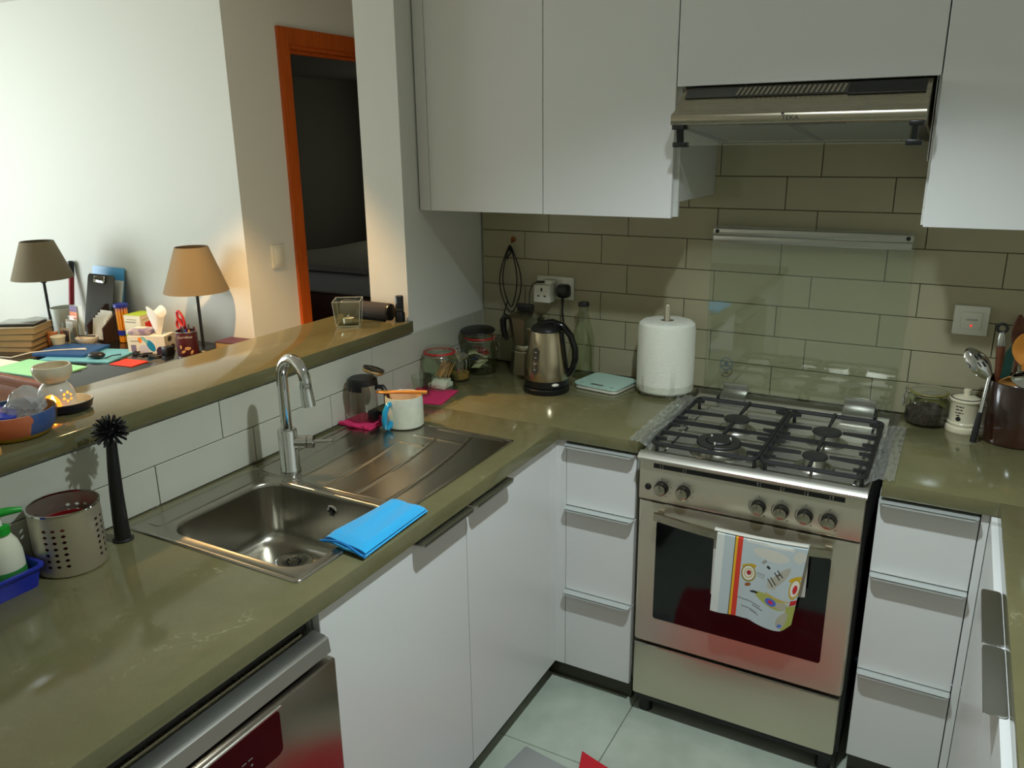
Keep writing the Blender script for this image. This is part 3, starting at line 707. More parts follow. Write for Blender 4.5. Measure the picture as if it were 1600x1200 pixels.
# oven door
od = part('oven_door', G().prism([(.874, -.5655), (.874, -.604), (.880, -.6105), (.892, -.612), (1.448, -.612), (1.460, -.6105), (1.4645, -.604), (1.4645, -.5655)], 'z', .2715, .7275), 'steel_v', k)
part('oven_window', G().prism(rrect(.930, 1.402, .356, .672, .008, 4), 'y', -.6135, -.6105), 'oven_glass', od)
part('door_gasket', G().box(.888, 1.452, -.566, -.5652, .2617, .271), 'black', k); part('door_gasket', G().box(.888, 1.452, -.575, -.567, .7278, .7332), 'black', k)
nh = 16
gh = G(); rr = []
for i in range(nh + 1):
    u = i / nh; x = .930 + (1.405 - .930) * u; y = -.640 - .022 * math.sin(PI * u); zc = .700 - .006 * math.sin(PI * u)
    rr.append([(x, y - .006, zc - .011), (x, y + .005, zc - .011), (x, y + .005, zc + .011), (x, y - .006, zc + .011)])
gh.loft(rr); hd = part('handle', gh, 'steel', od)
part('handle_post', G().box(.935, .950, -.640, -.611, .692, .708, .002), 'steel', hd); part('handle_post', G().box(1.385, 1.400, -.640, -.611, .688, .704, .002), 'steel', hd)
dw = part('warming_drawer', G().prism([(.875, -.566), (.875, -.608), (.880, -.6115), (1.456, -.6115), (1.461, -.608), (1.461, -.566)], 'z', .079, .2575), 'steel_v', k)
part('drawer_lip', G().box(.876, 1.460, -.6135, -.600, .2565, .2605, .001, 1), 'chrome', dw)
part('base_rail', G().box(.878, 1.458, -.598, -.566, .052, .0785, .002), 'black_gap', k)
for fx in (.905, 1.435):
    for fy in (-.565, -.07): part('foot', G().cyl(fx, fy, 0, .056, .021, 16, .016), 'black', k)
MAT['cap_iron'] = M('burner_cap', (34, 33, 31), 0.5); MAT['burner_alu'] = M('burner_ring', (182, 180, 170), 0.3, 1.0)
def burner(x, y, r, wok=False):
    z = .8705
    b = part('burner', G().lathe([(0, z), (r + .022, z), (r + .018, z + .004), (r + .010, z + .0045), (r + .005, z + .002), (r * .96, z + .003), (r * .96, z + .027), (0, z + .027)], x, y, 0, 36), 'burner_alu', k)
    if wok: part('burner_cap', G().lathe([(r * .60, z + .027), (r * .62, z + .034), (r * 1.0, z + .0345), (r * 1.03, z + .032), (r * 1.03, z + .0265)], x, y, 0, 40).lathe([(0, z + .038), (r * .50, z + .038), (r * .55, z + .035), (r * .55, z + .027)], x, y, 0, 32), 'cap_iron', b)
    else: part('burner_cap', G().lathe([(0, z + .0375), (r * .8, z + .0375), (r * 1.05, z + .035), (r * 1.08, z + .030), (r * .9, z + .0265)], x, y, 0, 32), 'cap_iron', b)
    if wok:
        for a in (40, 140, 265): part('spark_pin', G().cyl(x + r * .58 * math.cos(math.radians(a)), y + r * .58 * math.sin(math.radians(a)), z + .027, z + .040, .0026, 8), 'white_ceramic', b)
burner(1.064, -.292, .036); burner(1.066, -.505, .060, True); burner(1.322, -.288, .038); burner(1.322, -.498, .031)
def grate(x0, x1, bx, ys, inward):
    g = G(); z = .9005; r = .0066
    o = [(x, y, z) for x, y in rrect(x0, x1, -.594, -.128, .02, 4)]
    g.tube(o, r, 8, closed=True)
    fr = part('pan_support', g, 'iron', k)
    zz = z + .004
    def bar(a, b):
        gg = G(); d = (Vector(b) - Vector(a)); n = Vector((-d.y, d.x, 0)).normalized() * .0048
        A, Bq = Vector(a), Vector(b)
        gg.loft([[A + n + Vector((0, 0, -.007)), A - n + Vector((0, 0, -.007)), A - n + Vector((0, 0, .006)), A + n + Vector((0, 0, .006))], [Bq + n * .7 + Vector((0, 0, -.003)), Bq - n * .7 + Vector((0, 0, -.003)), Bq - n * .7 + Vector((0, 0, .005)), Bq + n * .7 + Vector((0, 0, .005))]])
        part('bar', gg, 'iron', fr)
    for by, rad in ys:
        bar((x0, by, zz), (bx - rad, by, zz)); bar((x1, by, zz), (bx + rad, by, zz))
    mid = (ys[0][0] + ys[1][0]) / 2
    bar((x0, mid, zz), (x1, mid, zz))
    (yb, rb), (yf, rf) = ys
    bar((bx, -.128, zz), (bx, yb + rb, zz)); bar((bx, mid, zz), (bx, yb - rb, zz)); bar((bx, mid, zz), (bx, yf + rf, zz)); bar((bx, -.594, zz), (bx, yf - rf, zz))
    for q in range(4):
        yy = (-.18, -.36, -.435, -.56)[q]
        for xe, sg in ((x0, 1), (x1, -1)): bar((xe, yy, zz), (xe + sg * .032, yy, zz))
    for cx, cy in ((x0 + .008, -.57), (x1 - .008, -.57), (x0 + .008, -.15), (x1 - .008, -.15)): part('foot', G().cyl(cx, cy, .8704, z, .005, 8), 'iron', fr)
grate(.900, 1.188, 1.064, ((-.292, .040), (-.505, .058)), 0)
grate(1.200, 1.456, 1.322, ((-.288, .042), (-.498, .036)), 0)
# raised glass lid with rail and hinges
lid = part('lid_glass', G().prism(rrect(.886, 1.475, .898, 1.452, .012, 4), 'y', -.030, -.024), 'glass_green', k, 'raised glass lid')
part('lid_rail', G().box(.889, 1.470, -.037, -.0305, 1.424, 1.4465, .002).box(.889, 1.468, -.033, -.0305, 1.402, 1.4225, .001), 'alu', lid)
for x in (.902, 1.457): part('screw', G().rod((x, -.0385, 1.4355), (x, -.037, 1.4355), .0062, seg=14), 'black', lid)
for x0, x1 in ((.955, 1.035), (1.335, 1.425)):
    hg = part('lid_hinge', G().box(x0, x1, -.040, -.0305, .905, .937, .002).prism([(-.085, .8865), (-.030, .8865), (-.030, .915), (-.040, .917), (-.075, .905), (-.085, .899)], 'x', x0, x1), 'alu', k)
    part('hinge_cap', G().box(x0 - .008, x0 - .0005, -.092, -.04, .884, .903, .002) if x0 < 1 else G().box(x1 + .0005, x1 + .009, -.092, -.04, .884, .903, .002), 'black', hg)
# round no-matches sticker on the glass
MAT['sticker'] = M('grey_blue_ink', (84, 104, 108), 0.6)
gt = G(); o = [(0.957 + .020 * math.cos(2 * PI * i / 28), -.0308, 1.000 + .020 * math.sin(2 * PI * i / 28)) for i in range(28)]
gt.tube(o, .0016, 6, closed=True); gt.box(-.0185, .0185, -.0006, .0006, -.001, .001, 0, 1, Matrix.Rotation(math.radians(35), 3, 'Y')); bmesh.ops.translate(gt.bm, vec=(.957, -.0308, 1.0), verts=gt.bm.verts[-8:])
gt.box(.946, .966, -.0314, -.0303, .990, .9935).box(.953, .957, -.0314, -.0303, .9935, 1.006).lathe([(0, -.004), (.004, 0), (0, .006)], .960, -.0308, 1.004, 8)
part('warning_sticker', gt, 'sticker', lid)

# protective film along the cooker sides
random.seed(3)
def film(xa, xb, y0, y1, za, zb, sgn):
    def f(u, v):
        x = xa + (xb - xa) * u; y = y0 + (y1 - y0) * v
        z = za + (zb - za) * u + .006 * math.sin(PI * u) + .003 * math.sin(23 * v + 5 * u) * u + .0018 * math.sin(57 * v + 3 * u) + .0022 * math.sin(26 * u + 3 * math.sin(7 * v))
        return (x, y + .004 * math.sin(31 * u + 9 * v), z)
    return f
single('film_strip', G().sheet(film(.838, .905, -.618, -.13, .9065, .8895, 1), 24, 60, .0008), 'film', 'crinkled clear film strip over the cooker edge by the paper roll', 'plastic film')
single('film_strip', G().sheet(film(1.522, 1.455, -.600, -.16, .9075, .8895, 1), 24, 60, .0008), 'film', 'crinkled clear film strip over the cooker edge on the right', 'plastic film')

# tea towel on the oven handle
shapes = [('r', .045, .5, .045, .5, 0, (214, 218, 210)), ('r', .215, .5, .006, .5, 0, (50, 42, 20)), ('r', .232, .5, .014, .5, 0, (232, 178, 40)), ('r', .272, .5, .028, .5, 0, (214, 62, 40)),
          ('r', .60, .95, .26, .02, -2, (214, 214, 204)), ('e', .62, .84, .20, .065, -6, (206, 204, 190)), ('e', .93, .86, .07, .07, 0, (206, 204, 190)),
          ('e', .395, .655, .08, .030, 12, (196, 160, 28)), ('o', .395, .565, .082, .105, 0, (150, 134, 60), .80), ('e', .395, .57, .066, .085, 0, (226, 222, 208)), ('o', .395, .57, .05, .064, 0, (196, 176, 120), .75), ('e', .40, .575, .026, .03, 0, (160, 44, 44)), ('e', .40, .43, .035, .022, 20, (150, 90, 40)),
          ('e', .93, .60, .09, .028, 10, (206, 170, 30)), ('o', .935, .48, .078, .13, 0, (196, 160, 40), .78), ('e', .935, .48, .06, .10, 0, (228, 224, 210)), ('e', .94, .47, .032, .055, 0, (200, 40, 46)), ('r', .95, .30, .05, .03, -8, (196, 40, 40)),
          ('e', .73, .60, .052, .17, -42, (176, 172, 154)), ('e', .66, .52, .05, .06, 30, (182, 178, 160)),
          ('r', .705, .625, .006, .050, 40, (34, 32, 30)), ('r', .735, .655, .006, .050, 40, (34, 32, 30)), ('r', .72, .64, .022, .006, 40, (34, 32, 30)), ('r', .64, .535, .006, .050, 40, (34, 32, 30)), ('r', .67, .56, .006, .050, 40, (34, 32, 30)), ('r', .605, .70, .02, .014, -35, (40, 38, 36)), ('r', .555, .75, .03, .015, 45, (150, 148, 138)),
          ('r', .53, .60, .045, .006, -6, (150, 152, 150)), ('r', .53, .58, .045, .005, -6, (158, 160, 156)), ('r', .53, .56, .04, .005, -6, (158, 160, 156)),
          ('e', .68, .315, .20, .062, -14, (170, 172, 88)), ('e', .78, .29, .09, .04, -14, (176, 170, 150)), ('r', .74, .365, .15, .006, -16, (206, 160, 40)), ('e', .475, .36, .045, .014, 12, (40, 38, 36)), ('e', .665, .315, .062, .042, -10, (84, 104, 200)), ('e', .665, .315, .030, .020, -10, (196, 44, 80)),
          ('r', .95, .12, .12, .14, -12, (166, 172, 84)), ('e', .82, .12, .07, .10, -30, (178, 172, 150)), ('e', .79, .06, .03, .02, 0, (84, 118, 200)),
          ('r', .43, .23, .13, .006, -8, (120, 122, 120)), ('r', .53, .19, .06, .006, -8, (110, 112, 110)), ('r', .44, .14, .09, .006, -8, (120, 122, 120)), ('r', .50, .115, .05, .005, -8, (120, 122, 120))]
MAT['tea_towel'] = print_mat('printed_tea_towel', (186, 198, 198), shapes, 0.9)
tt = thing('tea_towel', 'pale blue printed tea towel hanging over the oven handle', 'towel', (1.235, -.66, .46))
def tow(u, v):
    x0, x1 = 1.112 + .006 * v, 1.346 + .004 * v
    x = x0 + (x1 - x0) * u
    if u > .8: x -= .02 * (1 - v) * (u - .8) / .2
    zb = .468 + .012 * u - (.024 * max(0, math.sin(PI * (u - .45) / .55)) if u > .45 else 0)
    z = .7125 - (1 - v) * (.7125 - zb)
    uu = (x - .930) / (1.405 - .930)
    y = -.640 - .022 * math.sin(PI * uu) - .0085 - .003 * (1 - v) * (1 + math.sin(17 * u + 3 * v)) * .7
    if v > .97: y += .006
    return (x, y, z)
part('front_panel', G().sheet(tow, 30, 30, .0012, uv=True), 'tea_towel', tt, flat=False)
MAT['towel_back'] = M('towel_reverse', (200, 196, 184), 0.9)
def towb(u, v):
    x = 1.106 + .244 * u; uu = (x - .930) / .475; z = .7125 - (1 - v) * .205 * (1 - .25 * u)
    return (x, -.640 - .022 * math.sin(PI * uu) + .0075 + .002 * math.sin(9 * u), z)
part('back_panel', G().sheet(towb, 20, 12, .0012), 'towel_back', tt)
def towt(u, v):
    x = 1.110 + .238 * u; uu = (x - .930) / .475; a = PI * v
    return (x, -.640 - .022 * math.sin(PI * uu) - .0005 - .0078 * math.cos(a), .7112 + .0022 * math.sin(a))
part('top_fold', G().sheet(towt, 20, 6, .001), 'towel_back', tt)

# ================================================================== CEILING FITTINGS (out of frame)
def downlight(label, loc, col, st, can=.006, lr=.055):
    d = thing('downlight', label, 'ceiling lamp', (loc[0], loc[1], CEIL - can))
    part('trim', G().lathe([(.058, CEIL - .0005), (.066, CEIL - .0005), (.066, CEIL - can), (.058, CEIL - can)], loc[0], loc[1], 0, 32, closed=True), 'white_plastic', d)
    part('lens', G().cyl(loc[0], loc[1], CEIL - .005, CEIL - .0005, lr, 32), M('lamp_lens_' + label[:4], (255, 255, 250), .4, emit=(col, st)), d)
downlight('cool white kitchen ceiling downlight above the floor', KITCHEN_LAMP, (235, 245, 255), 6.0)
downlight('warm living room ceiling downlight beyond the bar ledge', WARM_LAMP, (255, 205, 140), 3.0, .072, .03)

# ================================================================== ON THE LEFT WORKTOP
# perforated cutlery holder
def holes_cyl(cx, cy, z0, z1, r, holes, nu=96, nv=40):
    """thin cylinder wall whose cells under the holes are left open"""
    g = G(); bm = g.bm
    for rr_ in (r, r - .0012):
        V = [[bm.verts.new((cx + rr_ * math.cos(2 * PI * i / nu), cy + rr_ * math.sin(2 * PI * i / nu), z0 + (z1 - z0) * j / nv)) for j in range(nv + 1)] for i in range(nu)]
        for i in range(nu):
            for j in range(nv):
                if (i, j) in holes: continue
                a = (i + 1) % nu; bm.faces.new((V[i][j], V[a][j], V[a][j + 1], V[i][j + 1]))
    return g
hs = set()
for blk in range(4):
    i0 = blk * 48 + 10
    for a in range(3):
        for b in range(7):
            i = i0 + a * 8; j = 12 + b * 8
            hs |= {((i + p_) % 192, j + q_) for p_ in range(4) for q_ in range(4) if not (p_ in (0, 3) and q_ in (0, 3))}
hx, hy, hr = .080, -1.787, .066
ch = thing('cutlery_holder', 'perforated stainless steel cutlery holder on the worktop behind the blue tray', 'cutlery holder', (hx, hy, CZ))
g = holes_cyl(hx, hy, CZ + .003, CZ + .132, hr, hs, 192, 80)
ow = part('wall', g, 'steel_v', ch)
part('rim', G().lathe([(hr - .0018, CZ + .131), (hr + .0012, CZ + .131), (hr + .0015, CZ + .1345), (hr - .0018, CZ + .1345)], hx, hy, 0, 48, closed=True), 'chrome', ch)
part('bottom', G().lathe([(0, CZ), (hr - .002, CZ), (hr, CZ + .004), (hr - .002, CZ + .006), (0, CZ + .006)], hx, hy, 0, 48), 'steel', ch)
MAT['red_plastic'] = M('red_plastic', (176, 22, 26), 0.4)
MAT['dim_red'] = M('dark_red_plastic', (120, 14, 18), 0.4)
single('red_beaker', G().lathe([(0, CZ + .0065), (.046, CZ + .0065), (.052, CZ + .098), (.049, CZ + .098), (.043, CZ + .010), (0, CZ + .010)], hx + .003, hy, 0, 32), 'dim_red', 'red plastic beaker inside the perforated steel cutlery holder', 'beaker')

# washing-up brush standing on its handle
bx, by = .080, -1.672
b = thing('dish_brush', 'black dish brush standing on its handle beside the sink', 'brush', (bx, by, CZ))
pts = [(bx, by, CZ + .004), (bx, by, CZ + .05), (bx + .001, by + .001, CZ + .11), (bx + .003, by + .003, CZ + .17), (bx + .006, by + .005, CZ + .225)]
part('handle', G().tube(pts, [.0165, .0155, .0140, .0125, .0105], 20), 'black', b, angle=60)
part('foot', G().lathe([(0, CZ), (.021, CZ), (.022, CZ + .003), (.018, CZ + .006), (0, CZ + .006)], bx, by, 0, 28), 'black', b)
hc = Vector((bx + .007, by + .006, CZ + .248))
part('head', G().sphere(hc, .014), 'black', b)
g = G(); n = 0
for i in range(90):
    z = 1 - 2 * (i + .5) / 90; a = i * 2.399963
    d = Vector((math.sqrt(1 - z * z) * math.cos(a), math.sqrt(1 - z * z) * math.sin(a), z))
    if d.z < -.75: continue
    g.rod(hc + d * .012, hc + d * .036, .0026, .0021, 6)
tag(part('bristles', g, 'black', b), kind='stuff')

# blue tray with soap bottle
MAT['blue_plastic'] = M('blue_plastic', (24, 40, 150), 0.35)
tx0, tx1, ty0, ty1 = .018, .112, -2.10, -1.862
def trayr(ins, z, r): return [(x, y, z) for x, y in rrect(tx0 + ins, tx1 - ins, ty0 + ins, ty1 - ins, r, 4)]
single('blue_tray', G().loft([trayr(.008, CZ, .012), trayr(.001, CZ + .040, .014), trayr(-.005, CZ + .041, .018), trayr(-.005, CZ + .045, .018), trayr(.003, CZ + .045, .013), trayr(.010, CZ + .004, .011)]), 'blue_plastic', 'royal blue plastic tray holding the soap bottle', 'tray')
sx, sy = .062, -1.902
MAT['bottle_white'] = M('milky_bottle', (214, 214, 190), 0.3, sss=0.2); MAT['green_plastic'] = M('green_plastic', (22, 150, 40), 0.35); MAT['green_label'] = M('green_label', (40, 120, 50), 0.5)
sb = thing('soap_bottle', 'white soap pump bottle with green collar in the blue tray', 'bottle', (sx, sy, CZ + .0045))
part('body', G().lathe([(0, .0045), (.028, .0045), (.031, .010), (.032, .05), (.031, .075), (.026, .095), (.017, .110), (.014, .114), (0, .114)], sx, sy, CZ, 32, sx=.8), 'bottle_white', sb)
part('collar', G().lathe([(0, .114), (.0165, .114), (.0165, .128), (.010, .131), (0, .131)], sx, sy, CZ, 24), 'green_plastic', sb)
part('pump_stem', G().cyl(sx, sy, CZ + .131, CZ + .150, .005, 14), 'white_plastic', sb)
part('pump_nozzle', G().tube([(sx - .006, sy - .02, CZ + .154), (sx, sy, CZ + .156), (sx + .012, sy + .018, CZ + .157), (sx + .018, sy + .036, CZ + .154)], [.006, .0085, .0075, .005], 12), 'green_plastic', sb)
part('label_patch', G().lathe([(.0318, .012), (.0326, .014), (.0330, .03), (.0326, .040), (.0318, .042)], sx, sy, CZ, 32, sx=.8), 'green_label', sb)

# bright blue microfibre cloth on the sink edge
MAT['cyan_cloth'] = M('cyan_microfibre', (26, 168, 226), 0.95, bump=(420, 1.0), sheen=0.4)
cl = thing('microfibre_cloth', 'bright blue folded microfibre cloth over the sink front edge', 'cloth', (.55, -1.38, .905))
A, Bp, Cc, Dd = Vector((.484, -1.488, 0)), Vector((.606, -1.502, 0)), Vector((.597, -1.262, 0)), Vector((.500, -1.262, 0))
def layer(z0, th, ins, ph):
    def f(u, v):
        u2 = ins + (1 - 2 * ins) * u; v2 = ins * .6 + (1 - 1.2 * ins) * v
        p = (A * (1 - u2) + Bp * u2) * (1 - v2) + (Dd * (1 - u2) + Cc * u2) * v2
        e = min(1, min(u, 1 - u) * 7) ** .5 * min(1, min(v, 1 - v) * 9 + .15) ** .5
        bl = .018 * math.sin(PI * v) * (u - .5) * 0
        z = z0 + th * e + .0016 * math.sin(11 * u + 5 * v + ph) * e
        if p.x < .54: z += .002
        return (p.x + bl, p.y + .004 * math.sin(3 * v + ph), z)
    return f
part('fold', G().sheet(layer(.9075, .006, .0, 0), 16, 30, .004), 'cyan_cloth', cl, angle=80)
part('fold', G().sheet(layer(.9135, .013, .01, 1.2), 16, 30, .004), 'cyan_cloth', cl, angle=80)
MAT['cyan_edge'] = M('blue_hem', (20, 120, 190), 0.9)
part('hem', G().tube([A + (Bp - A) * t + Vector((0, 0, .9085 + .012 * math.sin(PI * min(1, t * 1.1)))) for t in [i / 14 for i in range(15)]], .0028, 8), 'cyan_edge', cl)
part('hanging_loop', G().tube([(.486, -1.487, .912), (.478, -1.492, .9105), (.476, -1.486, .908), (.484, -1.480, .909)], .0016, 6), 'cyan_edge', cl)

# pink cloths
MAT['pink_cloth'] = M('pink_cloth', (214, 44, 100), 0.9, bump=(300, 0.6))
def wavy(x0, x1, y0, y1, z, amp, rot=0, cx=0, cy=0):
    ca, sa = math.cos(math.radians(rot)), math.sin(math.radians(rot))
    def f(u, v):
        x, y = x0 + (x1 - x0) * u, y0 + (y1 - y0) * v; dx, dy = x - cx, y - cy
        return (cx + dx * ca - dy * sa, cy + dx * sa + dy * ca, z + amp * abs(math.sin(6 * u + 3 * v)) + amp * .5 * math.sin(9 * v))
    return f
pc = thing('pink_cloth', 'folded pink cloth under the glass coffee press', 'cloth', (.062, -.81, .905))
part('lower_fold', G().sheet(wavy(.010, .128, -.885, -.765, .9055, .0008), 14, 14, .0022), 'pink_cloth', pc); part('upper_fold', G().sheet(wavy(.012, .120, -.880, -.77, .9085, .0008), 14, 14, .0022), 'pink_cloth', pc)
part('rolled_edge', G().tube([(.012 + .10 * t, -.883 + .004 * math.sin(9 * t), .9085 + .002 * math.sin(14 * t)) for t in [i / 12 for i in range(13)]], .0055, 8), 'pink_cloth', pc)
single('pink_cloth', G().sheet(wavy(.015, .165, -.60, -.44, .9035, .0007, 12, .09, -.52), 14, 14, .003), 'pink_cloth', 'flat pink cloth under the glass tumbler beside the red-ringed jar', 'cloth')

# coffee press (plunger jug)
MAT['smoke_glass'] = glass('smoky_glass', (249, 248, 245), 0.03, 1.6)
px, py = .060, -.822; z0 = .9115
p = thing('coffee_press', 'glass coffee press with black lid and handle on the pink cloth', 'coffee press', (px, py, z0))
part('glass_body', G().lathe([(0, 0), (.041, 0), (.043, .003), (.043, .118), (.041, .118), (.041, .004), (0, .004)], px, py, z0, 36), 'smoke_glass', p)
part('lid', G().lathe([(0, .131), (.038, .131), (.045, .126), (.046, .112), (.043, .112), (.0425, .119), (0, .119)], px, py, z0, 36), 'black', p)
for a in (-75, 25, 145, 235):
    a0 = math.radians(a); gb = G()
    gb.loft([[(px + r_ * math.cos(a0 + da), py + r_ * math.sin(a0 + da), z0 + z) for z, r_ in ((.096, .0435), (.096, .0465), (.114, .0465), (.114, .0435))] for da in (-.35, -.17, 0, .17, .35)])
    part('collar_tab', gb, 'black', p)
hd = Vector((.80, .18, 0)).normalized()
part('handle', G().tube([Vector((px, py, z0 + .105)) + hd * .044, Vector((px, py, z0 + .106)) + hd * .066, Vector((px, py, z0 + .085)) + hd * .078, Vector((px, py, z0 + .045)) + hd * .078, Vector((px, py, z0 + .022)) + hd * .066, Vector((px, py, z0 + .020)) + hd * .044], [.006, .008, .009, .009, .008, .006], 12), 'black', p, angle=60)
part('base_bracket', G().box(px + .030, px + .052, py - .022, py + .008, z0 + .004, z0 + .034, .003), 'black', p)
# filter disc resting on the lid
MAT['copper_mesh'] = M('warm_metal', (214, 178, 128), 0.3, 0.9)
fd = thing('press_filter', 'round plunger filter disc lying tilted on the coffee press lid', 'filter', (px + .022, py + .028, z0 + .131))
T = place((px + .022, py + .028, z0 + .1465), ('Y', 12), ('X', -14))
part('disc', xf(G().lathe([(0, -.006), (.029, -.006), (.032, -.003), (.032, .003), (.030, .006), (0, .006)], 0, 0, 0, 32), T), 'copper_mesh', fd)
gs = G()
for a in (0, 60, 120): gs.box(-.030, .030, -.004, .004, .006, .009, .001, 1, Matrix.Rotation(math.radians(a), 3, 'Z'))
part('spoke', xf(gs, T @ Matrix.Translation((0, 0, 0))), 'black', fd)
part('ring', xf(G().lathe([(.027, .005), (.033, .005), (.033, .009), (.027, .009)], 0, 0, 0, 32, closed=True), T), 'black', fd)

# mug with blue handle, wooden spoon across
MAT['mug_glaze'] = M('speckled_mug_glaze', (206, 206, 186), 0.25, noise=40, col2=(194, 198, 178), coat=0.3); MAT['mug_inside'] = M('mug_inside', (226, 196, 150), 0.3); MAT['turquoise'] = M('turquoise_glaze', (24, 146, 186), 0.15, coat=0.4)
mx, my = .190, -.792; z0 = .9050
m = thing('mug', 'cream mug with a turquoise handle standing on the drainboard', 'mug', (mx, my, z0))
part('body', G().lathe([(0, 0), (.055, 0), (.0575, .003), (.0565, .090), (.0545, .093), (.0525, .090), (.0525, .006), (0, .006)], mx, my, z0, 48), 'mug_glaze', m)
part('inside_glaze', G().lathe([(.0522, .091), (.0520, .0065), (0, .0063)], mx, my, z0, 48), 'mug_inside', m)
hd = Vector((-.16, -.98, 0)).normalized(); tc = Vector((mx, my, z0))
part('handle', G().tube([tc + hd * .055 + Vector((0, 0, .078)), tc + hd * .066 + Vector((0, 0, .076)), tc + hd * .078 + Vector((0, 0, .058)), tc + hd * .083 + Vector((0, 0, .034)), tc + hd * .080 + Vector((0, 0, .012)), tc + hd * .070 + Vector((0, 0, .005)), tc + hd * .060 + Vector((0, 0, .013)), tc + hd * .0565 + Vector((0, 0, .026))], [.0075, .008, .0085, .0085, .0085, .008, .008, .008], 14), 'turquoise', m, angle=60)
MAT['spoon_wood'] = M('orange_wood', (216, 142, 52), 0.5, noise=5, col2=(196, 120, 40), stretch=(6, 6, 6))
ra = Vector((.90, .43, 0)).normalized(); sc0 = Vector((mx, my, z0 + .1005)) - Vector((.02, -.02, 0)) * 0
single('wooden_spoon', G().loft([[sc0 + ra * t + Vector((-ra.y, ra.x, 0)) * (wd * math.cos(q)) + Vector((0, 0, .0045 * hh * math.sin(q))) for q in [2 * PI * i / 12 for i in range(12)]] for t, wd, hh in ((-.083, .002, .3), (-.080, .007, .7), (-.068, .012, 1), (-.050, .0125, 1), (-.030, .009, 1), (-.012, .0065, 1.1), (.02, .006, 1.2), (.055, .0062, 1.25), (.071, .0062, 1.2))]), 'spoon_wood', 'orange wooden spoon lying across the rim of the cream mug', 'spoon')

# tumbler
gx_, gy_ = .072, -.530
single('glass_tumbler', G().lathe([(0, .9075), (.024, .9075), (.028, .911), (.0375, .974), (.0360, .974), (.0265, .918), (0, .917)], gx_, gy_, 0, 32), 'glass_jar', 'short clear glass tumbler standing on the flat pink cloth', 'glass')
# round coaster mark ring
MAT['coaster'] = M('clear_rubber_ring', (120, 108, 66), 0.25)
single('coaster', G().lathe([(.028, .9002), (.042, .9002), (.042, .9015), (.028, .9015)], .170, -.545, 0, 40, closed=True), 'coaster', 'thin round ring coaster lying on the worktop by the pink cloth', 'coaster')

# clip-top jars
def clip_jar(cx, cy, r, h, label, ring_mat, fill=None, lid_tint='glass_jar', clip=0, z0=CZ, group='clip-top glass jars'):
    j = thing('clip_top_jar', label, 'jar', (cx, cy, z0), group)
    part('glass_body', G().lathe([(0, 0), (r * .86, 0), (r * .97, .006), (r, .02), (r, h * .62), (r * .93, h * .74), (r * .80, h * .80), (r * .80, h * .86), (r * .77, h * .86), (r * .77, h * .79), (r * .90, h * .72), (r * .965, h * .60), (r * .965, .022), (r * .90, .008), (0, .007)], cx, cy, z0, 40), 'glass_jar', j)
    part('seal', G().lathe([(r * .76, h * .861), (r * .88, h * .861), (r * .90, h * .88), (r * .88, h * .90), (r * .76, h * .90)], cx, cy, z0, 40, closed=True), ring_mat, j)
    part('lid', G().lathe([(0, h * .985), (r * .66, h * 1.0), (r * .74, h * .985), (r * .84, h * .925), (r * .84, h * .902), (r * .74, h * .902), (0, h * .91)], cx, cy, z0, 40), lid_tint, j)
    a = math.radians(clip); dx, dy = math.cos(a), math.sin(a); tx, ty = -dy, dx
    def q(rr_, z, t): return (cx + dx * rr_ + tx * t, cy + dy * rr_ + ty * t, z0 + z)
    w_ = r * .26
    part('wire_clip', G().tube([q(r * .84, h * .80, -w_), q(r * .98, h * .83, -w_), q(r * 1.02, h * .95, -w_ * .9), q(r * .96, h * .97, 0), q(r * 1.02, h * .95, w_ * .9), q(r * .98, h * .83, w_), q(r * .84, h * .80, w_)], .0016, 6), 'chrome', j)
    part('wire_lever', G().tube([q(r * .98, h * .86, -w_), q(r * 1.10, h * .66, -w_ * .8), q(r * 1.06, h * .42, -w_ * .7), q(r * 1.06, h * .42, w_ * .7), q(r * 1.10, h * .66, w_ * .8), q(r * .98, h * .86, w_)], .0015, 6), 'chrome', j)
    part('neck_wire', G().tube([(cx + r * .825 * math.cos(2 * PI * i / 32), cy + r * .825 * math.sin(2 * PI * i / 32), z0 + h * .815) for i in range(32)], .0014, 6, closed=True), 'chrome', j)
    return j
clip_jar(.074, -.425, .062, .150, 'clip-top glass jar with red seal holding toothpicks and white packets', 'red_rubber', clip=20)
MAT['olive_lid'] = glass('olive_glass_lid', (240, 236, 196), 0.05, 1.7, milk=0.12)
MAT['green_seal'] = M('olive_rubber', (130, 124, 60), 0.5)
clip_jar(.072, -.305, .042, .098, 'small clip-top glass jar with olive lid between the two red-sealed jars', 'green_seal', clip=-30, lid_tint='olive_lid')
clip_jar(.084, -.172, .066, .150, 'clip-top glass jar with red seal full of tea bags', 'red_rubber', clip=5)
clip_jar(1.566, -.070, .060, .112, 'wide clip-top glass jar of dark grounds right of the cooker', 'green_seal', clip=175, lid_tint='olive_lid')
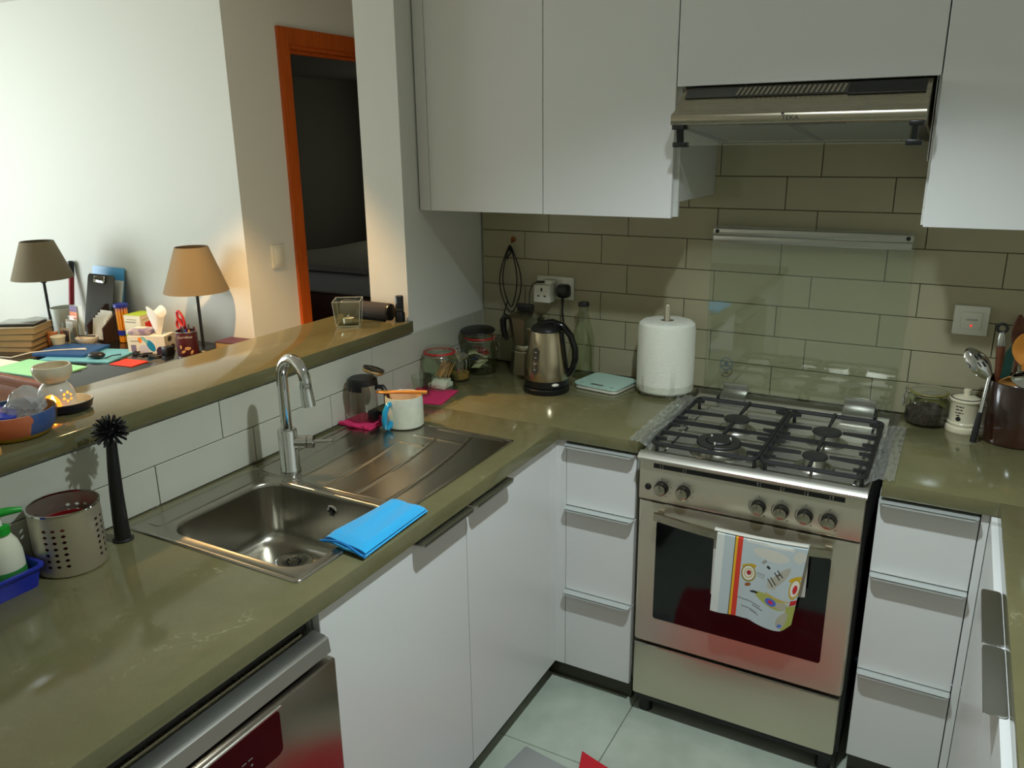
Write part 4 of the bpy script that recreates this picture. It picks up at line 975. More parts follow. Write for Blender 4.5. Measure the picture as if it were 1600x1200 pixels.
# contents
random.seed(11)
for i in range(26):
    a = random.uniform(0, 2 * PI); rr_ = random.uniform(0, .030); tz = random.uniform(.040, .05)
    o = Vector((.074 + rr_ * math.cos(a), -.425 + rr_ * math.sin(a), CZ + tz)); d = Vector((random.uniform(.1, .35), random.uniform(.25, .55), .8)).normalized()
    single('toothpick', G().rod(o, o + d * .062 * .85, .0011, seg=5), 'wood_light', 'pale wooden toothpick in the red-sealed jar by the tumbler', 'toothpick', 'toothpicks in the jar')
for i in range(3):
    single('white_packet', xf(G().box(-.033 + .004 * i, .033 - .004 * i, -.030, .030, -.008, .008, .003), place((.074, -.425, CZ + .0155 + .0) if i == 0 else (.074 + .002 * i, -.425, CZ + .0085 + .0155 * i), ('Z', 20 * i))) if i < 2 else xf(G().box(-.018, .018, -.012, .012, -.0018, .0018, .001), place((.078, -.437, CZ + .0345), ('Z', 30))), 'paper', ('lower white paper packet at the bottom of the toothpick jar', 'upper white paper packet under the toothpicks in the jar', 'small white slip lying on the packets in the toothpick jar')[i], 'packet', 'packets in the toothpick jar')
MAT['teabag'] = M('tea_sachet', (206, 200, 164), 0.85); MAT['teabag_red'] = M('red_sachet', (196, 40, 40), 0.6); MAT['teabag_blue'] = M('blue_sachet', (50, 70, 130), 0.6)
for i in range(16):
    a = i * 2.4; rr_ = .004 + .026 * ((i * 7) % 5) / 5; zc = CZ + .022 + .0046 * i
    T = place((.084 + rr_ * math.cos(a), -.172 + rr_ * math.sin(a), zc), ('Z', i * 47), ('X', -25 + (i * 37) % 55), ('Y', -20 + (i * 23) % 40))
    mm = 'teabag_red' if i in (13, 14, 15, 11) else 'teabag_blue' if i == 7 else 'teabag'
    single('tea_bag', xf(G().sheet(lambda u, v: (-.02 + .04 * u, -.016 + .032 * v, .003 * math.sin(PI * u) * math.sin(PI * v)), 6, 6, .0022), T), mm,
           {'teabag': 'cream paper tea bag in the red-sealed jar by the moka pot', 'teabag_red': 'red tea sachet near the top of the tea bag jar', 'teabag_blue': 'blue tea sachet in the tea bag jar'}[mm], 'tea bag', 'tea bags in the jar')
MAT['grounds'] = M('dark_grounds', (44, 34, 32), 0.9, noise=160, col2=(70, 52, 46), bump=(260, 1.0))
tag(single('coffee_grounds', G().lathe([(0, .0085), (.052, .0085), (.0565, .022), (.0565, .045), (.035, .056), (0, .060)], 1.566, -.070, CZ, 36), 'grounds', 'dark coffee grounds filling half of the jar right of the cooker', 'coffee'), kind='stuff')
MAT['grain'] = M('yellow_grain', (176, 136, 62), 0.9, noise=150, col2=(140, 104, 46), bump=(260, 1.0))
tag(single('dry_grain', G().lathe([(0, .0085), (.035, .0085), (.0385, .018), (.0385, .028), (0, .032)], .072, -.305, CZ, 30), 'grain', 'brown grain at the bottom of the small olive-lidded jar', 'grain'), kind='stuff')
# black lid lying on the tea jar
single('pan_lid', xf(G().lathe([(0, .012), (.045, .011), (.062, .006), (.065, .002), (.062, 0), (0, 0)], 0, 0, 0, 40), place((.078, -.176, CZ + .1545), ('X', 3))), 'black', 'flat black lid lying on top of the tea bag jar', 'lid')

# moka pot
MAT['moka_alu'] = M('cast_aluminium', (172, 168, 148), 0.3, 1.0)
mx, my = .243, -.112
mk = thing('moka_pot', 'octagonal aluminium moka pot with black handle in the corner', 'moka pot', (mx, my, CZ))
def octo(r, z, a0=22.5): return [(mx + r * math.cos(math.radians(a0 + 45 * i)), my + r * math.sin(math.radians(a0 + 45 * i)), CZ + z) for i in range(8)]
part('boiler', G().loft([octo(.050, 0), octo(.052, .004), octo(.044, .075), octo(.040, .080)]), 'moka_alu', mk, angle=20)
part('collar', G().lathe([(0, .080), (.041, .080), (.042, .086), (.038, .097), (0, .097)], mx, my, CZ, 32), 'moka_alu', mk)
part('jug', G().loft([octo(.039, .097), octo(.041, .100), octo(.054, .182), octo(.055, .186)]), 'moka_alu', mk, angle=20)
part('spout', G().loft([[(mx + .05, my - .014, CZ + .186), (mx + .05, my + .014, CZ + .186), (mx + .045, my, CZ + .150)], [(mx + .068, my - .004, CZ + .188), (mx + .068, my + .004, CZ + .188), (mx + .062, my, CZ + .182)]]), 'moka_alu', mk)
part('lid', G().loft([octo(.055, .1865), octo(.056, .190), octo(.030, .200), octo(.008, .203)]), 'moka_alu', mk, angle=20)
part('lid_knob', G().box(mx - .028, mx + .028, my - .008, my + .008, CZ + .2032, CZ + .226, .003), 'black', mk)
part('handle', G().tube([(mx - .050, my - .006, CZ + .178), (mx - .066, my - .010, CZ + .182), (mx - .074, my - .012, CZ + .168), (mx - .070, my - .012, CZ + .13), (mx - .060, my - .010, CZ + .105)], [.007, .010, .011, .009, .006], 12), 'black', mk, angle=60)

for _c in mk.children: _c.data.transform(Matrix.Diagonal((1.17, 1.17, 1.14, 1)))

# kettle
kx, ky = .408, -.272
MAT['kettle_steel'] = M('kettle_steel', (190, 176, 148), 0.22, 1.0, noise=6, stretch=(1, 1, 50), rvar=0.04, aniso=0.3)
kt = thing('kettle', 'brushed steel electric kettle with black handle and base', 'kettle', (kx, ky, CZ))
part('base', G().lathe([(0, 0), (.077, 0), (.079, .004), (.079, .016), (.074, .020), (0, .020)], kx, ky, CZ, 48), 'black', kt)
part('foot_ring', G().lathe([(0, .0205), (.072, .0205), (.075, .024), (.0745, .046), (0, .046)], kx, ky, CZ, 48), 'black', kt)
part('body', G().lathe([(0, .0465), (.0745, .0465), (.0742, .06), (.069, .11), (.061, .165), (.054, .205), (.052, .210), (0, .210)], kx, ky, CZ, 64), 'kettle_steel', kt, angle=40)
hd = Vector((.97, .22, 0)).normalized(); kc = Vector((kx, ky, CZ))
part('lid', G().lathe([(.0535, .2105), (.054, .214), (.046, .226), (.028, .235), (0, .238)], kx, ky, CZ, 48), 'black', kt)
part('spout', G().loft([[kc - hd * .050 + Vector((0, 0, .165)), kc - hd * .046 + Vector((.012, -.02, .205)), kc - hd * .046 + Vector((-.008, .03, .205))], [kc - hd * .060 + Vector((0, 0, .178)), kc - hd * .070 + Vector((.004, -.008, .212)), kc - hd * .070 + Vector((-.004, .012, .212))]]), 'kettle_steel', kt)
def strap(pts, w0, th, nm, mt):
    side = Vector((-hd.y, hd.x, 0)); g = G(); rs = []
    for i, pnt in enumerate(pts):
        d = (pts[min(i + 1, len(pts) - 1)] - pts[max(i - 1, 0)]).normalized(); nrm = d.cross(side).normalized()
        rs.append([pnt + side * (w0 * math.cos(q)) + nrm * (th * math.sin(q)) for q in [2 * PI * t / 14 for t in range(14)]])
    g.loft(rs); return part(nm, g, mt, kt, angle=60)
hp = [kc + hd * r_ + Vector((0, 0, z)) for r_, z in ((-.02, .232), (.02, .239), (.055, .228), (.083, .195), (.098, .15), (.099, .115), (.092, .085), (.080, .066), (.066, .058))]
strap(hp, .014, .011, 'handle', 'black_gloss')
strap([kc + hd * r_ + Vector((0, 0, z)) for r_, z in ((.052, .205), (.056, .17), (.063, .12), (.069, .075), (.070, .055))], .016, .007, 'handle_rail', 'black')
# water window
wd = Vector((-.13, -1.0, 0)).normalized(); ws = Vector((-wd.y, wd.x, 0))
def kr(z): return .0742 + (z - .06) * (.061 - .0742) / (.165 - .06)
wp = rrect(-.0135, .0135, .072, .162, .0134, 6)
rs = []
for off in (-.003, .0012): rs.append([kc + wd * (math.sqrt(max(0, kr(z) ** 2 - t * t)) + off) + ws * t + Vector((0, 0, z)) for t, z in wp])
ww = part('water_window', G().loft(rs), M('smoky_window', (72, 66, 54), 0.2), kt)
gm = G()
for z in (.088, .108, .128, .146): gm.loft([[kc + wd * (kr(z) + .0014) + ws * a + Vector((0, 0, z + b)) for a, b in ((-.004, -.0012), (.004, -.0012), (.004, .0012), (-.004, .0012))], [kc + wd * (kr(z) + .0022) + ws * a + Vector((0, 0, z + b)) for a, b in ((-.004, -.0012), (.004, -.0012), (.004, .0012), (-.004, .0012))]])
tag(part('level_mark', gm, 'print_white', ww), kind='stuff')
sw = Vector((.75, -.66, 0)).normalized()
part('switch', xf(G().sphere((0, 0, 0), .013, sc=(1.0, .6, .42)), Matrix.Translation(kc + sw * .077 + Vector((0, 0, .037))) @ rotz(48)), 'white_plastic', kt, 'pale switch lever')

# cable loops on a hook, sockets, plugs
MAT['cable'] = M('black_cable', (16, 16, 16), 0.5)
hk = thing('wall_hook', 'small copper-coloured hook on the tiles holding the cable', 'hook', (.135, -.004, 1.36))
MAT['copper'] = M('copper_hook', (150, 84, 40), 0.4, 0.6)
part('hook_plate', G().rod((.135, -.0005, 1.372), (.135, -.004, 1.372), .010, seg=18), 'copper', hk); part('hook_arm', G().tube([(.135, -.004, 1.370), (.135, -.014, 1.362), (.135, -.018, 1.366)], .0025, 8), 'copper', hk)
cb = thing('hanging_cable', 'black power cable looped over the wall hook beside the sockets', 'cable', (.135, -.02, 1.06))
def loop(cx, top, bot, w_, y, r, ph, a0=0, a1=360):
    pts = []
    for i in range(33):
        a = math.radians(a0 + (a1 - a0) * i / 32); t = (math.sin(a) + 1) / 2
        pts.append((cx + w_ * math.cos(a) * (.35 + .65 * math.sin(PI * min(1, max(0, t * .86 + .1)))), y - .004 * math.sin(2 * a + ph), bot + (top - bot) * t))
    return pts
part('loop', G().tube(loop(.134, 1.352, 1.10, .046, -.0255, .0022, 0), .0024, 8), 'cable', cb, angle=60)
part('loop', G().tube(loop(.130, 1.350, 1.12, .030, -.0190, .0022, 1), .0024, 8), 'cable', cb, angle=60)
part('tie', G().tube([(.128, -.018, 1.330), (.136, -.024, 1.345), (.140, -.026, 1.330), (.126, -.027, 1.312), (.122, -.026, 1.300)], .0030, 8), 'cable', cb)
part('tail', G().tube([(.118, -.022, 1.14), (.105, -.022, 1.10), (.096, -.024, 1.06), (.098, -.03, 1.03), (.11, -.05, 1.005)], .0024, 8), 'cable', cb, angle=60)
so = thing('wall_socket', 'cream double wall socket on the tiles behind the kettle', 'socket', (.313, -.0005, 1.165))
part('plate', G().box(.238, .386, -.010, -.0005, 1.163, 1.247, .003), 'white_plastic', so)
part('switch', G().box(.288, .302, -.013, -.010, 1.222, 1.238, .001, 1), 'white_plastic', so); part('switch', G().box(.322, .336, -.013, -.010, 1.222, 1.238, .001, 1), 'white_plastic', so)
ad = thing('plug_adapter', 'cream cube plug adapter with pin holes in the left socket', 'plug', (.283, -.035, 1.156))
part('body', G().box(.250, .316, -.062, -.0105, 1.156, 1.221, .004), 'white_plastic', ad)
for x0, x1, z0_, z1_ in ((.279, .286, 1.198, 1.210), (.266, .275, 1.178, 1.183), (.291, .300, 1.178, 1.183)): part('pin_hole', G().box(x0, x1, -.0625, -.0615, z0_, z1_), 'black', ad)
uc = thing('charger_plug', 'white usb charger with thin black lead on top of the plug adapter', 'charger', (.30, -.04, 1.2215))
part('body', G().box(.276, .318, -.052, -.0135, 1.2215, 1.238, .003), 'white_plastic', uc)
part('connector', G().tube([(.290, -.053, 1.231), (.278, -.062, 1.232), (.266, -.066, 1.232)], .0042, 8), 'black', uc)
part('lead', G().tube([(.266, -.066, 1.232), (.250, -.070, 1.222), (.238, -.070, 1.19), (.238, -.072, 1.15), (.255, -.08, 1.115), (.285, -.095, 1.09), (.31, -.12, 1.06)], .0019, 7), 'cable', uc, angle=60)
kp = thing('mains_plug', 'black mains plug and flex in the right socket', 'plug', (.352, -.03, 1.175))
part('body', G().loft([[(.352 + w_ * x, y, 1.197 + w_ * z) for x, z in rrect(-1, 1, -1, 1.05, .55, 5)] for y, w_ in ((-.0105, .0235), (-.030, .0235), (-.040, .020), (-.044, .014))]), 'black', kp)
part('strain_relief', G().rod((.352, -.030, 1.174), (.352, -.030, 1.150), .0055, .0042), 'black', kp)
part('flex', G().tube([(.352, -.030, 1.152), (.353, -.032, 1.12), (.360, -.036, 1.08), (.362, -.05, 1.02), (.36, -.08, .96), (.365, -.15, .906), (.385, -.19, .9035)], .0036, 8), 'cable', kp, angle=60)

# glass bottle
bx, by = .452, -.066
bo = thing('glass_bottle', 'empty clear glass bottle with dark cap behind the scale', 'bottle', (bx, by, CZ))
part('glass_body', G().lathe([(0, 0), (.036, 0), (.040, .004), (.040, .120), (.036, .160), (.024, .205), (.0175, .235), (.0175, .262), (.0160, .262), (.0160, .235), (.0220, .204), (.0345, .158), (.0385, .120), (.0385, .006), (0, .010)], bx, by, CZ, 40), 'glass_jar', bo)
part('cap', G().lathe([(0, .273), (.0185, .273), (.0195, .271), (.0195, .259), (.0180, .259), (.0180, .266), (0, .266)], bx, by, CZ, 28), 'black', bo)

# kitchen scale
MAT['scale_glass'] = M('mint_glass_top', (186, 222, 206), 0.12, coat=0.5)
sc = thing('kitchen_scale', 'flat mint glass kitchen scale beside the paper roll', 'scale', (.573, -.142, CZ))
T = Matrix.Translation((.573, -.142, 0)) @ rotz(-9)
part('body', xf(G().prism(rrect(-.083, .083, -.078, .078, .02, 6), 'z', .9025, .914), T), 'white_plastic', sc)
tp = part('glass_top', xf(G().prism(rrect(-.086, .086, -.081, .081, .022, 6), 'z', .9145, .919), T), 'scale_glass', sc)
part('display', xf(G().box(-.024, .024, -.064, -.050, .9188, .9193, .0001, 1), T), M('lcd_grey', (96, 104, 92), 0.3), tp)
for x in (-.06, .06): part('button_mark', xf(G().lathe([(.005, .9189), (.0075, .9189), (.0075, .9193), (.005, .9193)], x, -.060, 0, 20, closed=True), T), 'grey_print', tp)
for q in range(4): part('foot', xf(G().cyl(-.065 + .13 * (q % 2), -.06 + .12 * (q // 2), .900, .9026, .008, 12), T), 'black', sc)

# paper towel roll on a steel holder
rx, ry, rr0 = .774, -.112, .094
ph = thing('paper_towel_holder', 'steel upright rod holder standing inside the paper towel roll', 'holder', (rx, ry, CZ))
part('rod', G().lathe([(0, .004), (.009, .004), (.009, .296), (.007, .300), (0, .300)], rx, ry, CZ, 24), 'steel_v', ph)
part('base_plate', G().lathe([(0, 0), (.080, 0), (.080, .003), (.078, .0042), (0, .0042)], rx, ry, CZ, 40), 'steel', ph)
MAT['tissue'] = M('embossed_paper', (236, 236, 220), 0.9, bump=(150, 0.8))
rl = thing('paper_towel_roll', 'large white paper towel roll standing beside the cooker', 'paper roll', (rx, ry, CZ + .0045))
nr = 72
def rollring(z, r_, w_): return [(rx + (r_ + w_ * math.sin(5 * a) * .5 + w_ * math.sin(11 * a)) * math.cos(a), ry + (r_ + w_ * math.sin(5 * a) * .5 + w_ * math.sin(11 * a)) * math.sin(a), CZ + z) for a in [2 * PI * i / nr for i in range(nr)]]
part('paper', G().loft([rollring(.0105, .022, 0), rollring(.0105, rr0 - .005, .0005), rollring(.017, rr0, .0002), rollring(.12, rr0 + .001, .0001), rollring(.222, rr0, .0001), rollring(.238, rr0 - .003, .0002), rollring(.2455, rr0 - .012, .0005), rollring(.248, .05, 0), rollring(.2475, .022, 0)] , cap0=False, cap1=False).lathe([(.022, .0105), (.022, .2475)], rx, ry, CZ, nr), 'tissue', rl)
part('wrapper', G().loft([rollring(.0046, rr0 - .022, .0022), rollring(.007, rr0 - .004, .0035), rollring(.018, rr0 + .0015, .0018), rollring(.040, rr0 + .0022, .0005)], cap0=False, cap1=False), 'film', rl, 'clear plastic wrapper around the foot')
part('core', G().lathe([(.0195, .005), (.0218, .005), (.0218, .2465), (.0195, .2465)], rx, ry, CZ, 32, closed=True), M('cardboard_core', (150, 128, 96), 0.9), rl)

# ================================================================== RIGHT WORKTOP
cx_, cy_ = 1.663, -.086
cn = thing('mustard_pot', 'cream ceramic lidded pot with black print beside the utensil pot', 'pot', (cx_, cy_, CZ))
part('body', G().lathe([(0, 0), (.045, 0), (.0465, .004), (.045, .014), (.041, .018), (.0415, .022), (.0425, .026), (.0395, .030), (.0390, .086), (.041, .090), (0, .090)], cx_, cy_, CZ, 40), 'cream_ceramic', cn)
ld = part('lid', G().lathe([(0, .0905), (.0425, .0905), (.0430, .094), (.040, .098), (.022, .104), (.010, .106), (.009, .111), (.0105, .116), (.010, .123), (.006, .125), (0, .125)], cx_, cy_, CZ, 40), 'cream_ceramic', cn)
part('lid_line', G().lathe([(.0372, .0994), (.0402, .0983), (.0402, .0990), (.0374, .1000)], cx_, cy_, CZ, 40, closed=True), 'print_black', ld)
gm = G()
for zi_, segs in ((.078, ((-128, -118), (-115, -104), (-101, -96))), (.069, ((-126, -112), (-109, -99))), (.060, ((-127, -120), (-117, -103), (-100, -95))), (.052, ((-122, -108),))):
    for a0, a1 in segs:
        gm.loft([[(cx_ + r_ * math.cos(math.radians(a_)), cy_ + r_ * math.sin(math.radians(a_)), CZ + zi_ + dz) for r_, dz in ((.0388, -.0016), (.0398, -.0016), (.0398, .0016), (.0388, .0016))] for a_ in (a0, (a0 + a1) / 2, a1)])
tag(part('faint_print', gm, 'print_black', cn), kind='stuff')
part('seal_mark', xf(G().lathe([(0, .0004), (.0068, .0004), (.0068, -.002), (0, -.002)], 0, 0, 0, 20), place((cx_ + .0395 * math.cos(math.radians(-112)), cy_ + .0395 * math.sin(math.radians(-112)), CZ + .042), ('Z', -112), ('Y', 90))), 'print_black', cn)

ux, uy, ur = 1.786, -.118, .084
MAT['crock'] = M('dark_brown_pot', (36, 22, 16), 0.18, noise=7, col2=(62, 32, 20), coat=0.4)
single('utensil_pot', G().lathe([(0, 0), (ur - .004, 0), (ur, .005), (ur, .172), (ur - .002, .175), (ur - .006, .172), (ur - .006, .008), (0, .008)], ux, uy, CZ, 48), 'crock', 'glossy dark brown pot full of cooking utensils', 'pot')
zi = CZ + .0085
def spoon_like(name, label, cat, base, top, r0, head, mat, hmat=None, width=.03, length=.08, thick=.006, face=(0, -1, 0), group='utensils in the brown pot', tilt=0):
    """utensil: tapering handle from base to top, oval head centred beyond top"""
    s_ = thing(name, label, cat, base, group)
    b_, t_ = Vector(base), Vector(top); d = (t_ - b_).normalized(); f = Vector(face); f = (f - d * f.dot(d)).normalized(); sd = d.cross(f)
    part('handle', G().tube([b_ + d * .002, b_ + (t_ - b_) * .5, t_], [r0, r0 * .9, r0 * .85], 10), mat, s_, angle=60)
    rs = []
    for i in range(11):
        q = i / 10; wq = max(.0015, width * math.sin(PI * min(1, .06 + .9 * q)) ** .7)
        cpt = t_ + d * (length * q - .004) - f * (thick * 1.6 * math.sin(PI * q))
        rs.append([cpt + sd * (wq * math.cos(a)) + f * (thick * .5 * math.sin(a) - (wq * .28 * math.cos(a) ** 2 * -1 if head == 'bowl' else 0)) for a in [2 * PI * j / 16 for j in range(16)]])
    part('head', G().loft(rs), hmat or mat, s_, angle=60); return s_
spoon_like('wooden_spoon', 'tall dark wooden spatula at the back of the brown pot', 'spatula', (1.780, -.085, zi), (1.768, -.050, 1.135), .006, 'flat', 'wood_brown', width=.018, length=.11)
spoon_like('wooden_spoon', 'orange wooden spoon with its bowl at the right photo edge', 'spoon', (1.81, -.125, zi), (1.780, -.146, 1.130), .006, 'bowl', 'spoon_wood', width=.027, length=.085)
spoon_like('wooden_spoon', 'pale wooden spoon with a wide round head low in the pot', 'spoon', (1.80, -.100, zi), (1.764, -.143, 1.052), .006, 'flat', 'wood_light', width=.030, length=.045)
spoon_like('ladle', 'steel ladle head leaning to the right in the brown pot', 'ladle', (1.825, -.150, zi), (1.792, -.184, 1.078), .004, 'bowl', 'chrome', width=.034, length=.05, thick=.012)
MAT['dark_green'] = M('dark_green_plastic', (18, 62, 52), 0.35)
gs_ = thing('green_spatula', 'dark green flat spatula standing in the brown pot', 'spatula', (1.762, -.15, zi), 'utensils in the brown pot')
Tm = Matrix.Translation((1.738, -.128, zi + .0)) @ Matrix.Rotation(math.radians(2), 4, 'Y')
part('handle', xf(G().tube([(0, 0, .002), (0, 0, .16)], .005, 10), Tm), 'wood_light', gs_); part('blade', xf(G().prism([(-.004, .155), (.004, .155), (.011, .17), (.012, .25), (.008, .262), (.002, .265), (-.010, .24), (-.011, .17)], 'y', -.003, .003), Tm), 'dark_green', gs_)
pl = thing('vegetable_peeler', 'brown-handled tool with silver cap and black ring in the pot', 'peeler', (1.745, -.13, zi), 'utensils in the brown pot')
Tm = Matrix.Translation((1.742, -.096, zi)) @ Matrix.Rotation(math.radians(-4), 4, 'Y')
part('handle', xf(G().tube([(0, 0, .002), (0, 0, .12), (0, 0, .252)], [.008, .010, .011], 12), Tm), 'wood_brown', pl); part('silver_cap', xf(G().lathe([(0, .253), (.0115, .253), (.0115, .275), (.007, .29), (0, .29)], 0, 0, 0, 16), Tm), 'alu', pl)
part('hanging_ring', xf(G().tube([(.012 * math.cos(2 * PI * i / 20), 0, .302 + .012 * math.sin(2 * PI * i / 20)) for i in range(20)], .004, 8, closed=True), Tm), 'black', pl)
# slotted spoon leaning on the pot
ss = thing('slotted_spoon', 'steel slotted spoon standing on the worktop leaning against the brown pot', 'spoon', (1.694, -.192, CZ))
b_ = Vector((1.690, -.196, CZ + .004)); t_ = Vector((1.706, -.163, 1.088)); d = (t_ - b_).normalized()
part('grip', G().tube([b_, b_ + d * .03, b_ + d * .085], [.008, .0085, .006], 12), 'black', ss, angle=60)
part('handle', G().tube([b_ + d * .085, b_ + d * .14, t_], [.0055, .005, .0048], 12), 'chrome', ss)
hd_ = Vector((-.66, .10, .74)).normalized(); f = Vector((.45, -.80, .40)); f = (f - hd_ * f.dot(hd_)).normalized(); sd = hd_.cross(f)
rs = []
for i in range(17):
    q = i / 16; wq = max(.002, .030 * math.sin(PI * min(1, .05 + .92 * q)) ** .6)
    cpt = t_ + hd_ * (.098 * q - .004) + f * (.014 * math.sin(PI * q))
    rs.append([cpt + sd * (wq * math.cos(a)) + f * (.0015 * math.sin(a) - .016 * (wq / .03) * math.cos(a) ** 2) for a in [2 * PI * j / 20 for j in range(20)]])
hdm = part('head', G().loft(rs), 'chrome', ss, angle=60)
for u_, q_ in ((-.010, .42), (0, .36), (.010, .42), (-.005, .62), (.006, .62)):
    cpt = t_ + hd_ * (.098 * q_) + f * (.0170 - .0016 * abs(u_) / .005) + sd * u_
    part('slot', G().loft([[cpt + hd_ * a + sd * c_ + f * e_ for c_, e_ in ((-.0016, -.002), (.0016, -.002), (.0016, .0006), (-.0016, .0006))] for a in (-.008, .008)]), 'black', hdm)

# cooker switch
cs = thing('cooker_switch', 'cream square cooker switch with a red light on the tiles', 'switch', (1.644, -.001, 1.165))
part('plate', G().box(1.600, 1.690, -.010, -.0005, 1.164, 1.250, .003), 'white_plastic', cs); rk = part('rocker', G().box(1.620, 1.672, -.014, -.010, 1.182, 1.232, .0015), 'white_plastic', cs)
lettering('COOKER', .0075, (1.647, -.0142, 1.210), (1, 0, 0), (0, 0, 1), 'grey_print', rk)
part('indicator', G().rod((1.647, -.0138, 1.193), (1.647, -.0155, 1.193), .0026, seg=12), M('red_neon', (220, 30, 20), .4, emit=((255, 40, 25), 1.5)), cs)
# living-room light switch on the corridor wall
ls = thing('light_switch', 'cream square light switch left of the door frame', 'switch', (D + .001, .355, 1.125))
part('plate', G().box(D + .0003, D + .009, .311, .400, 1.124, 1.24, .003), 'white_plastic', ls); part('rocker', G().box(D + .009, D + .0125, .330, .382, 1.142, 1.222, .0015), 'white_plastic', ls)

# ================================================================== ON THE BAR LEDGE
# square glass candle holder with tealight
qx, qy, qh = -.150, -.618, .082
def sq(r_, z, a=33): return [(qx + r_ * math.sqrt(2) * math.cos(math.radians(a + 45 + 90 * i)), qy + r_ * math.sqrt(2) * math.sin(math.radians(a + 45 + 90 * i)), LZ + z) for i in range(4)]
ch_ = thing('candle_holder', 'square clear glass candle holder on the bar ledge', 'candle holder', (qx, qy, LZ))
part('glass_body', G().loft([sq(.037, 0), sq(.045, qh), sq(.0425, qh), sq(.0350, .009)]), 'glass_thick', ch_, angle=10)
MAT['edge_glint'] = glass('painted_edge_glint', (240, 250, 242), 0.05, 2.2, milk=0.35)  # whitened thin rods paint the bright glints along the glass edges
part('rim_glint', G().tube([Vector(p_) + Vector((0, 0, .0005)) for p_ in sq(.0438, qh)], .0014, 6, closed=True), 'edge_glint', ch_)
for i in range(4): part('corner_glint', G().rod(sq(.0368, .001)[i], sq(.0448, qh)[i], .0011, seg=6), 'edge_glint', ch_)
part('base_glint', G().tube(sq(.0368, .0012), .0012, 6, closed=True), 'edge_glint', ch_)
tl_ = thing('tealight', 'unlit white tealight inside the square glass holder', 'candle', (qx, qy, LZ + .0095))
part('cup', G().lathe([(0, .0095), (.0185, .0095), (.0190, .022), (.0182, .022), (.0178, .012), (0, .012)], qx, qy, LZ, 28), 'alu', tl_); part('wax', G().lathe([(0, .0122), (.0176, .0122), (.0176, .0195), (0, .0200)], qx, qy, LZ, 28), 'white_ceramic', tl_); part('wick', G().cyl(qx, qy, LZ + .019, LZ + .026, .0008, 6), 'black', tl_)
# speaker: rounded horizontal bar in front of the column
sp = thing('speaker', 'dark cylindrical portable speaker lying on the end of the ledge', 'speaker', (-.16, -.515, LZ))
yz = [(-.5185 + a, LZ + .0310 + b) for a, b in ((.026 * math.cos(t) * (1 if abs(math.cos(t)) < .9 else .98), .0290 * math.sin(t)) for t in [2 * PI * i / 28 for i in range(28)])]
MAT['mesh_cloth'] = M('speaker_mesh', (30, 25, 24), 0.75, bump=(700, 1.0))
part('body', G().prism(yz, 'x', -.246, -.056), 'mesh_cloth', sp, angle=50)
for x0, x1 in ((-.252, -.2462), (-.0558, -.050)): part('end_cap', G().prism([(-.5185 + (y + .5185) * .97, LZ + .031 + (z - LZ - .031) * .97) for y, z in yz], 'x', x0, x1), 'black', sp, angle=50)
part('foot_strip', G().box(-.22, -.08, -.528, -.508, LZ, LZ + .0035, .001, 1), 'black', sp)
# black torch standing at the ledge end
tx, ty = -.026, -.503
to = thing('torch', 'small black torch standing upright at the end of the ledge', 'torch', (tx, ty, LZ))
part('head', G().lathe([(0, 0), (.0165, 0), (.0170, .003), (.0170, .026), (.0150, .031), (0, .031)], tx, ty, LZ, 28), 'black', to); part('barrel', G().lathe([(0, .0312), (.0138, .0312), (.0138, .084), (.0125, .086), (0, .086)], tx, ty, LZ, 28), 'black', to)
part('ring', G().lathe([(.0138, .040), (.0144, .040), (.0144, .043), (.0138, .043)], tx, ty, LZ, 28, closed=True), 'dark_grey', to)

# oil burner on a dish
ox, oy = -.150, -1.625
MAT['navy_glaze'] = M('navy_glaze', (26, 26, 40), 0.15, coat=0.4)
sd_ = thing('oval_dish', 'small oval dish, navy outside and cream inside, under the oil burner', 'dish', (ox + .012, oy + .02, LZ))
T = Matrix.Translation((ox + .004, oy + .010, LZ)) @ rotz(40) @ Matrix.Diagonal((1.08, .95, 1, 1))
part('shell', xf(G().lathe([(0, 0), (.046, 0), (.054, .006), (.058, .022), (.0565, .0235)], 0, 0, 0, 44), T), 'navy_glaze', sd_); part('glaze_inside', xf(G().lathe([(.0570, .0232), (.0545, .0225), (.050, .008), (.040, .004), (0, .004)], 0, 0, 0, 44), T), 'cream_ceramic', sd_)
ob = thing('oil_burner', 'white ceramic oil burner with a round bowl and pierced flower', 'oil burner', (ox, oy, LZ + .0045))
# body: bell with an opening towards the kitchen and a pierced flower
nu, nv = 72, 28; zb = LZ + .0045
def bell(t): return .040 * (1 - .08 * t) if t < .45 else .040 * .964 * math.sqrt(max(.12, 1 - ((t - .45) / .62) ** 2))
FA = math.radians(4); OA = math.radians(-50)
def cut(a, t):
    da = (a - FA + PI) % (2 * PI) - PI; s_ = da * .038; z = t * .066
    for q in range(6):
        fx, fz = .0095 * math.cos(q * PI / 3 + .3), .034 + .0095 * math.sin(q * PI / 3 + .3)
        if (s_ - fx) ** 2 + (z - fz) ** 2 < .0031 ** 2: return True
    do = (a - OA + PI) % (2 * PI) - PI
    return (do * .038 / .020) ** 2 + ((z - .014) / .030) ** 2 < 1
g = G(); nu, nv = 150, 46
V = [[g.bm.verts.new((ox + bell(j / nv) * math.cos(2 * PI * i / nu), oy + bell(j / nv) * math.sin(2 * PI * i / nu), zb + .066 * j / nv)) for j in range(nv + 1)] for i in range(nu)]
for i in range(nu):
    for j in range(nv):
        if cut(2 * PI * (i + .5) / nu, (j + .5) / nv): continue
        g.bm.faces.new((V[i][j], V[(i + 1) % nu][j], V[(i + 1) % nu][j + 1], V[i][j + 1]))
MAT['burner_white'] = M('white_glaze', (226, 218, 200), 0.18, coat=0.3, sss=0.15)
part('body', g, 'burner_white', ob, angle=60)
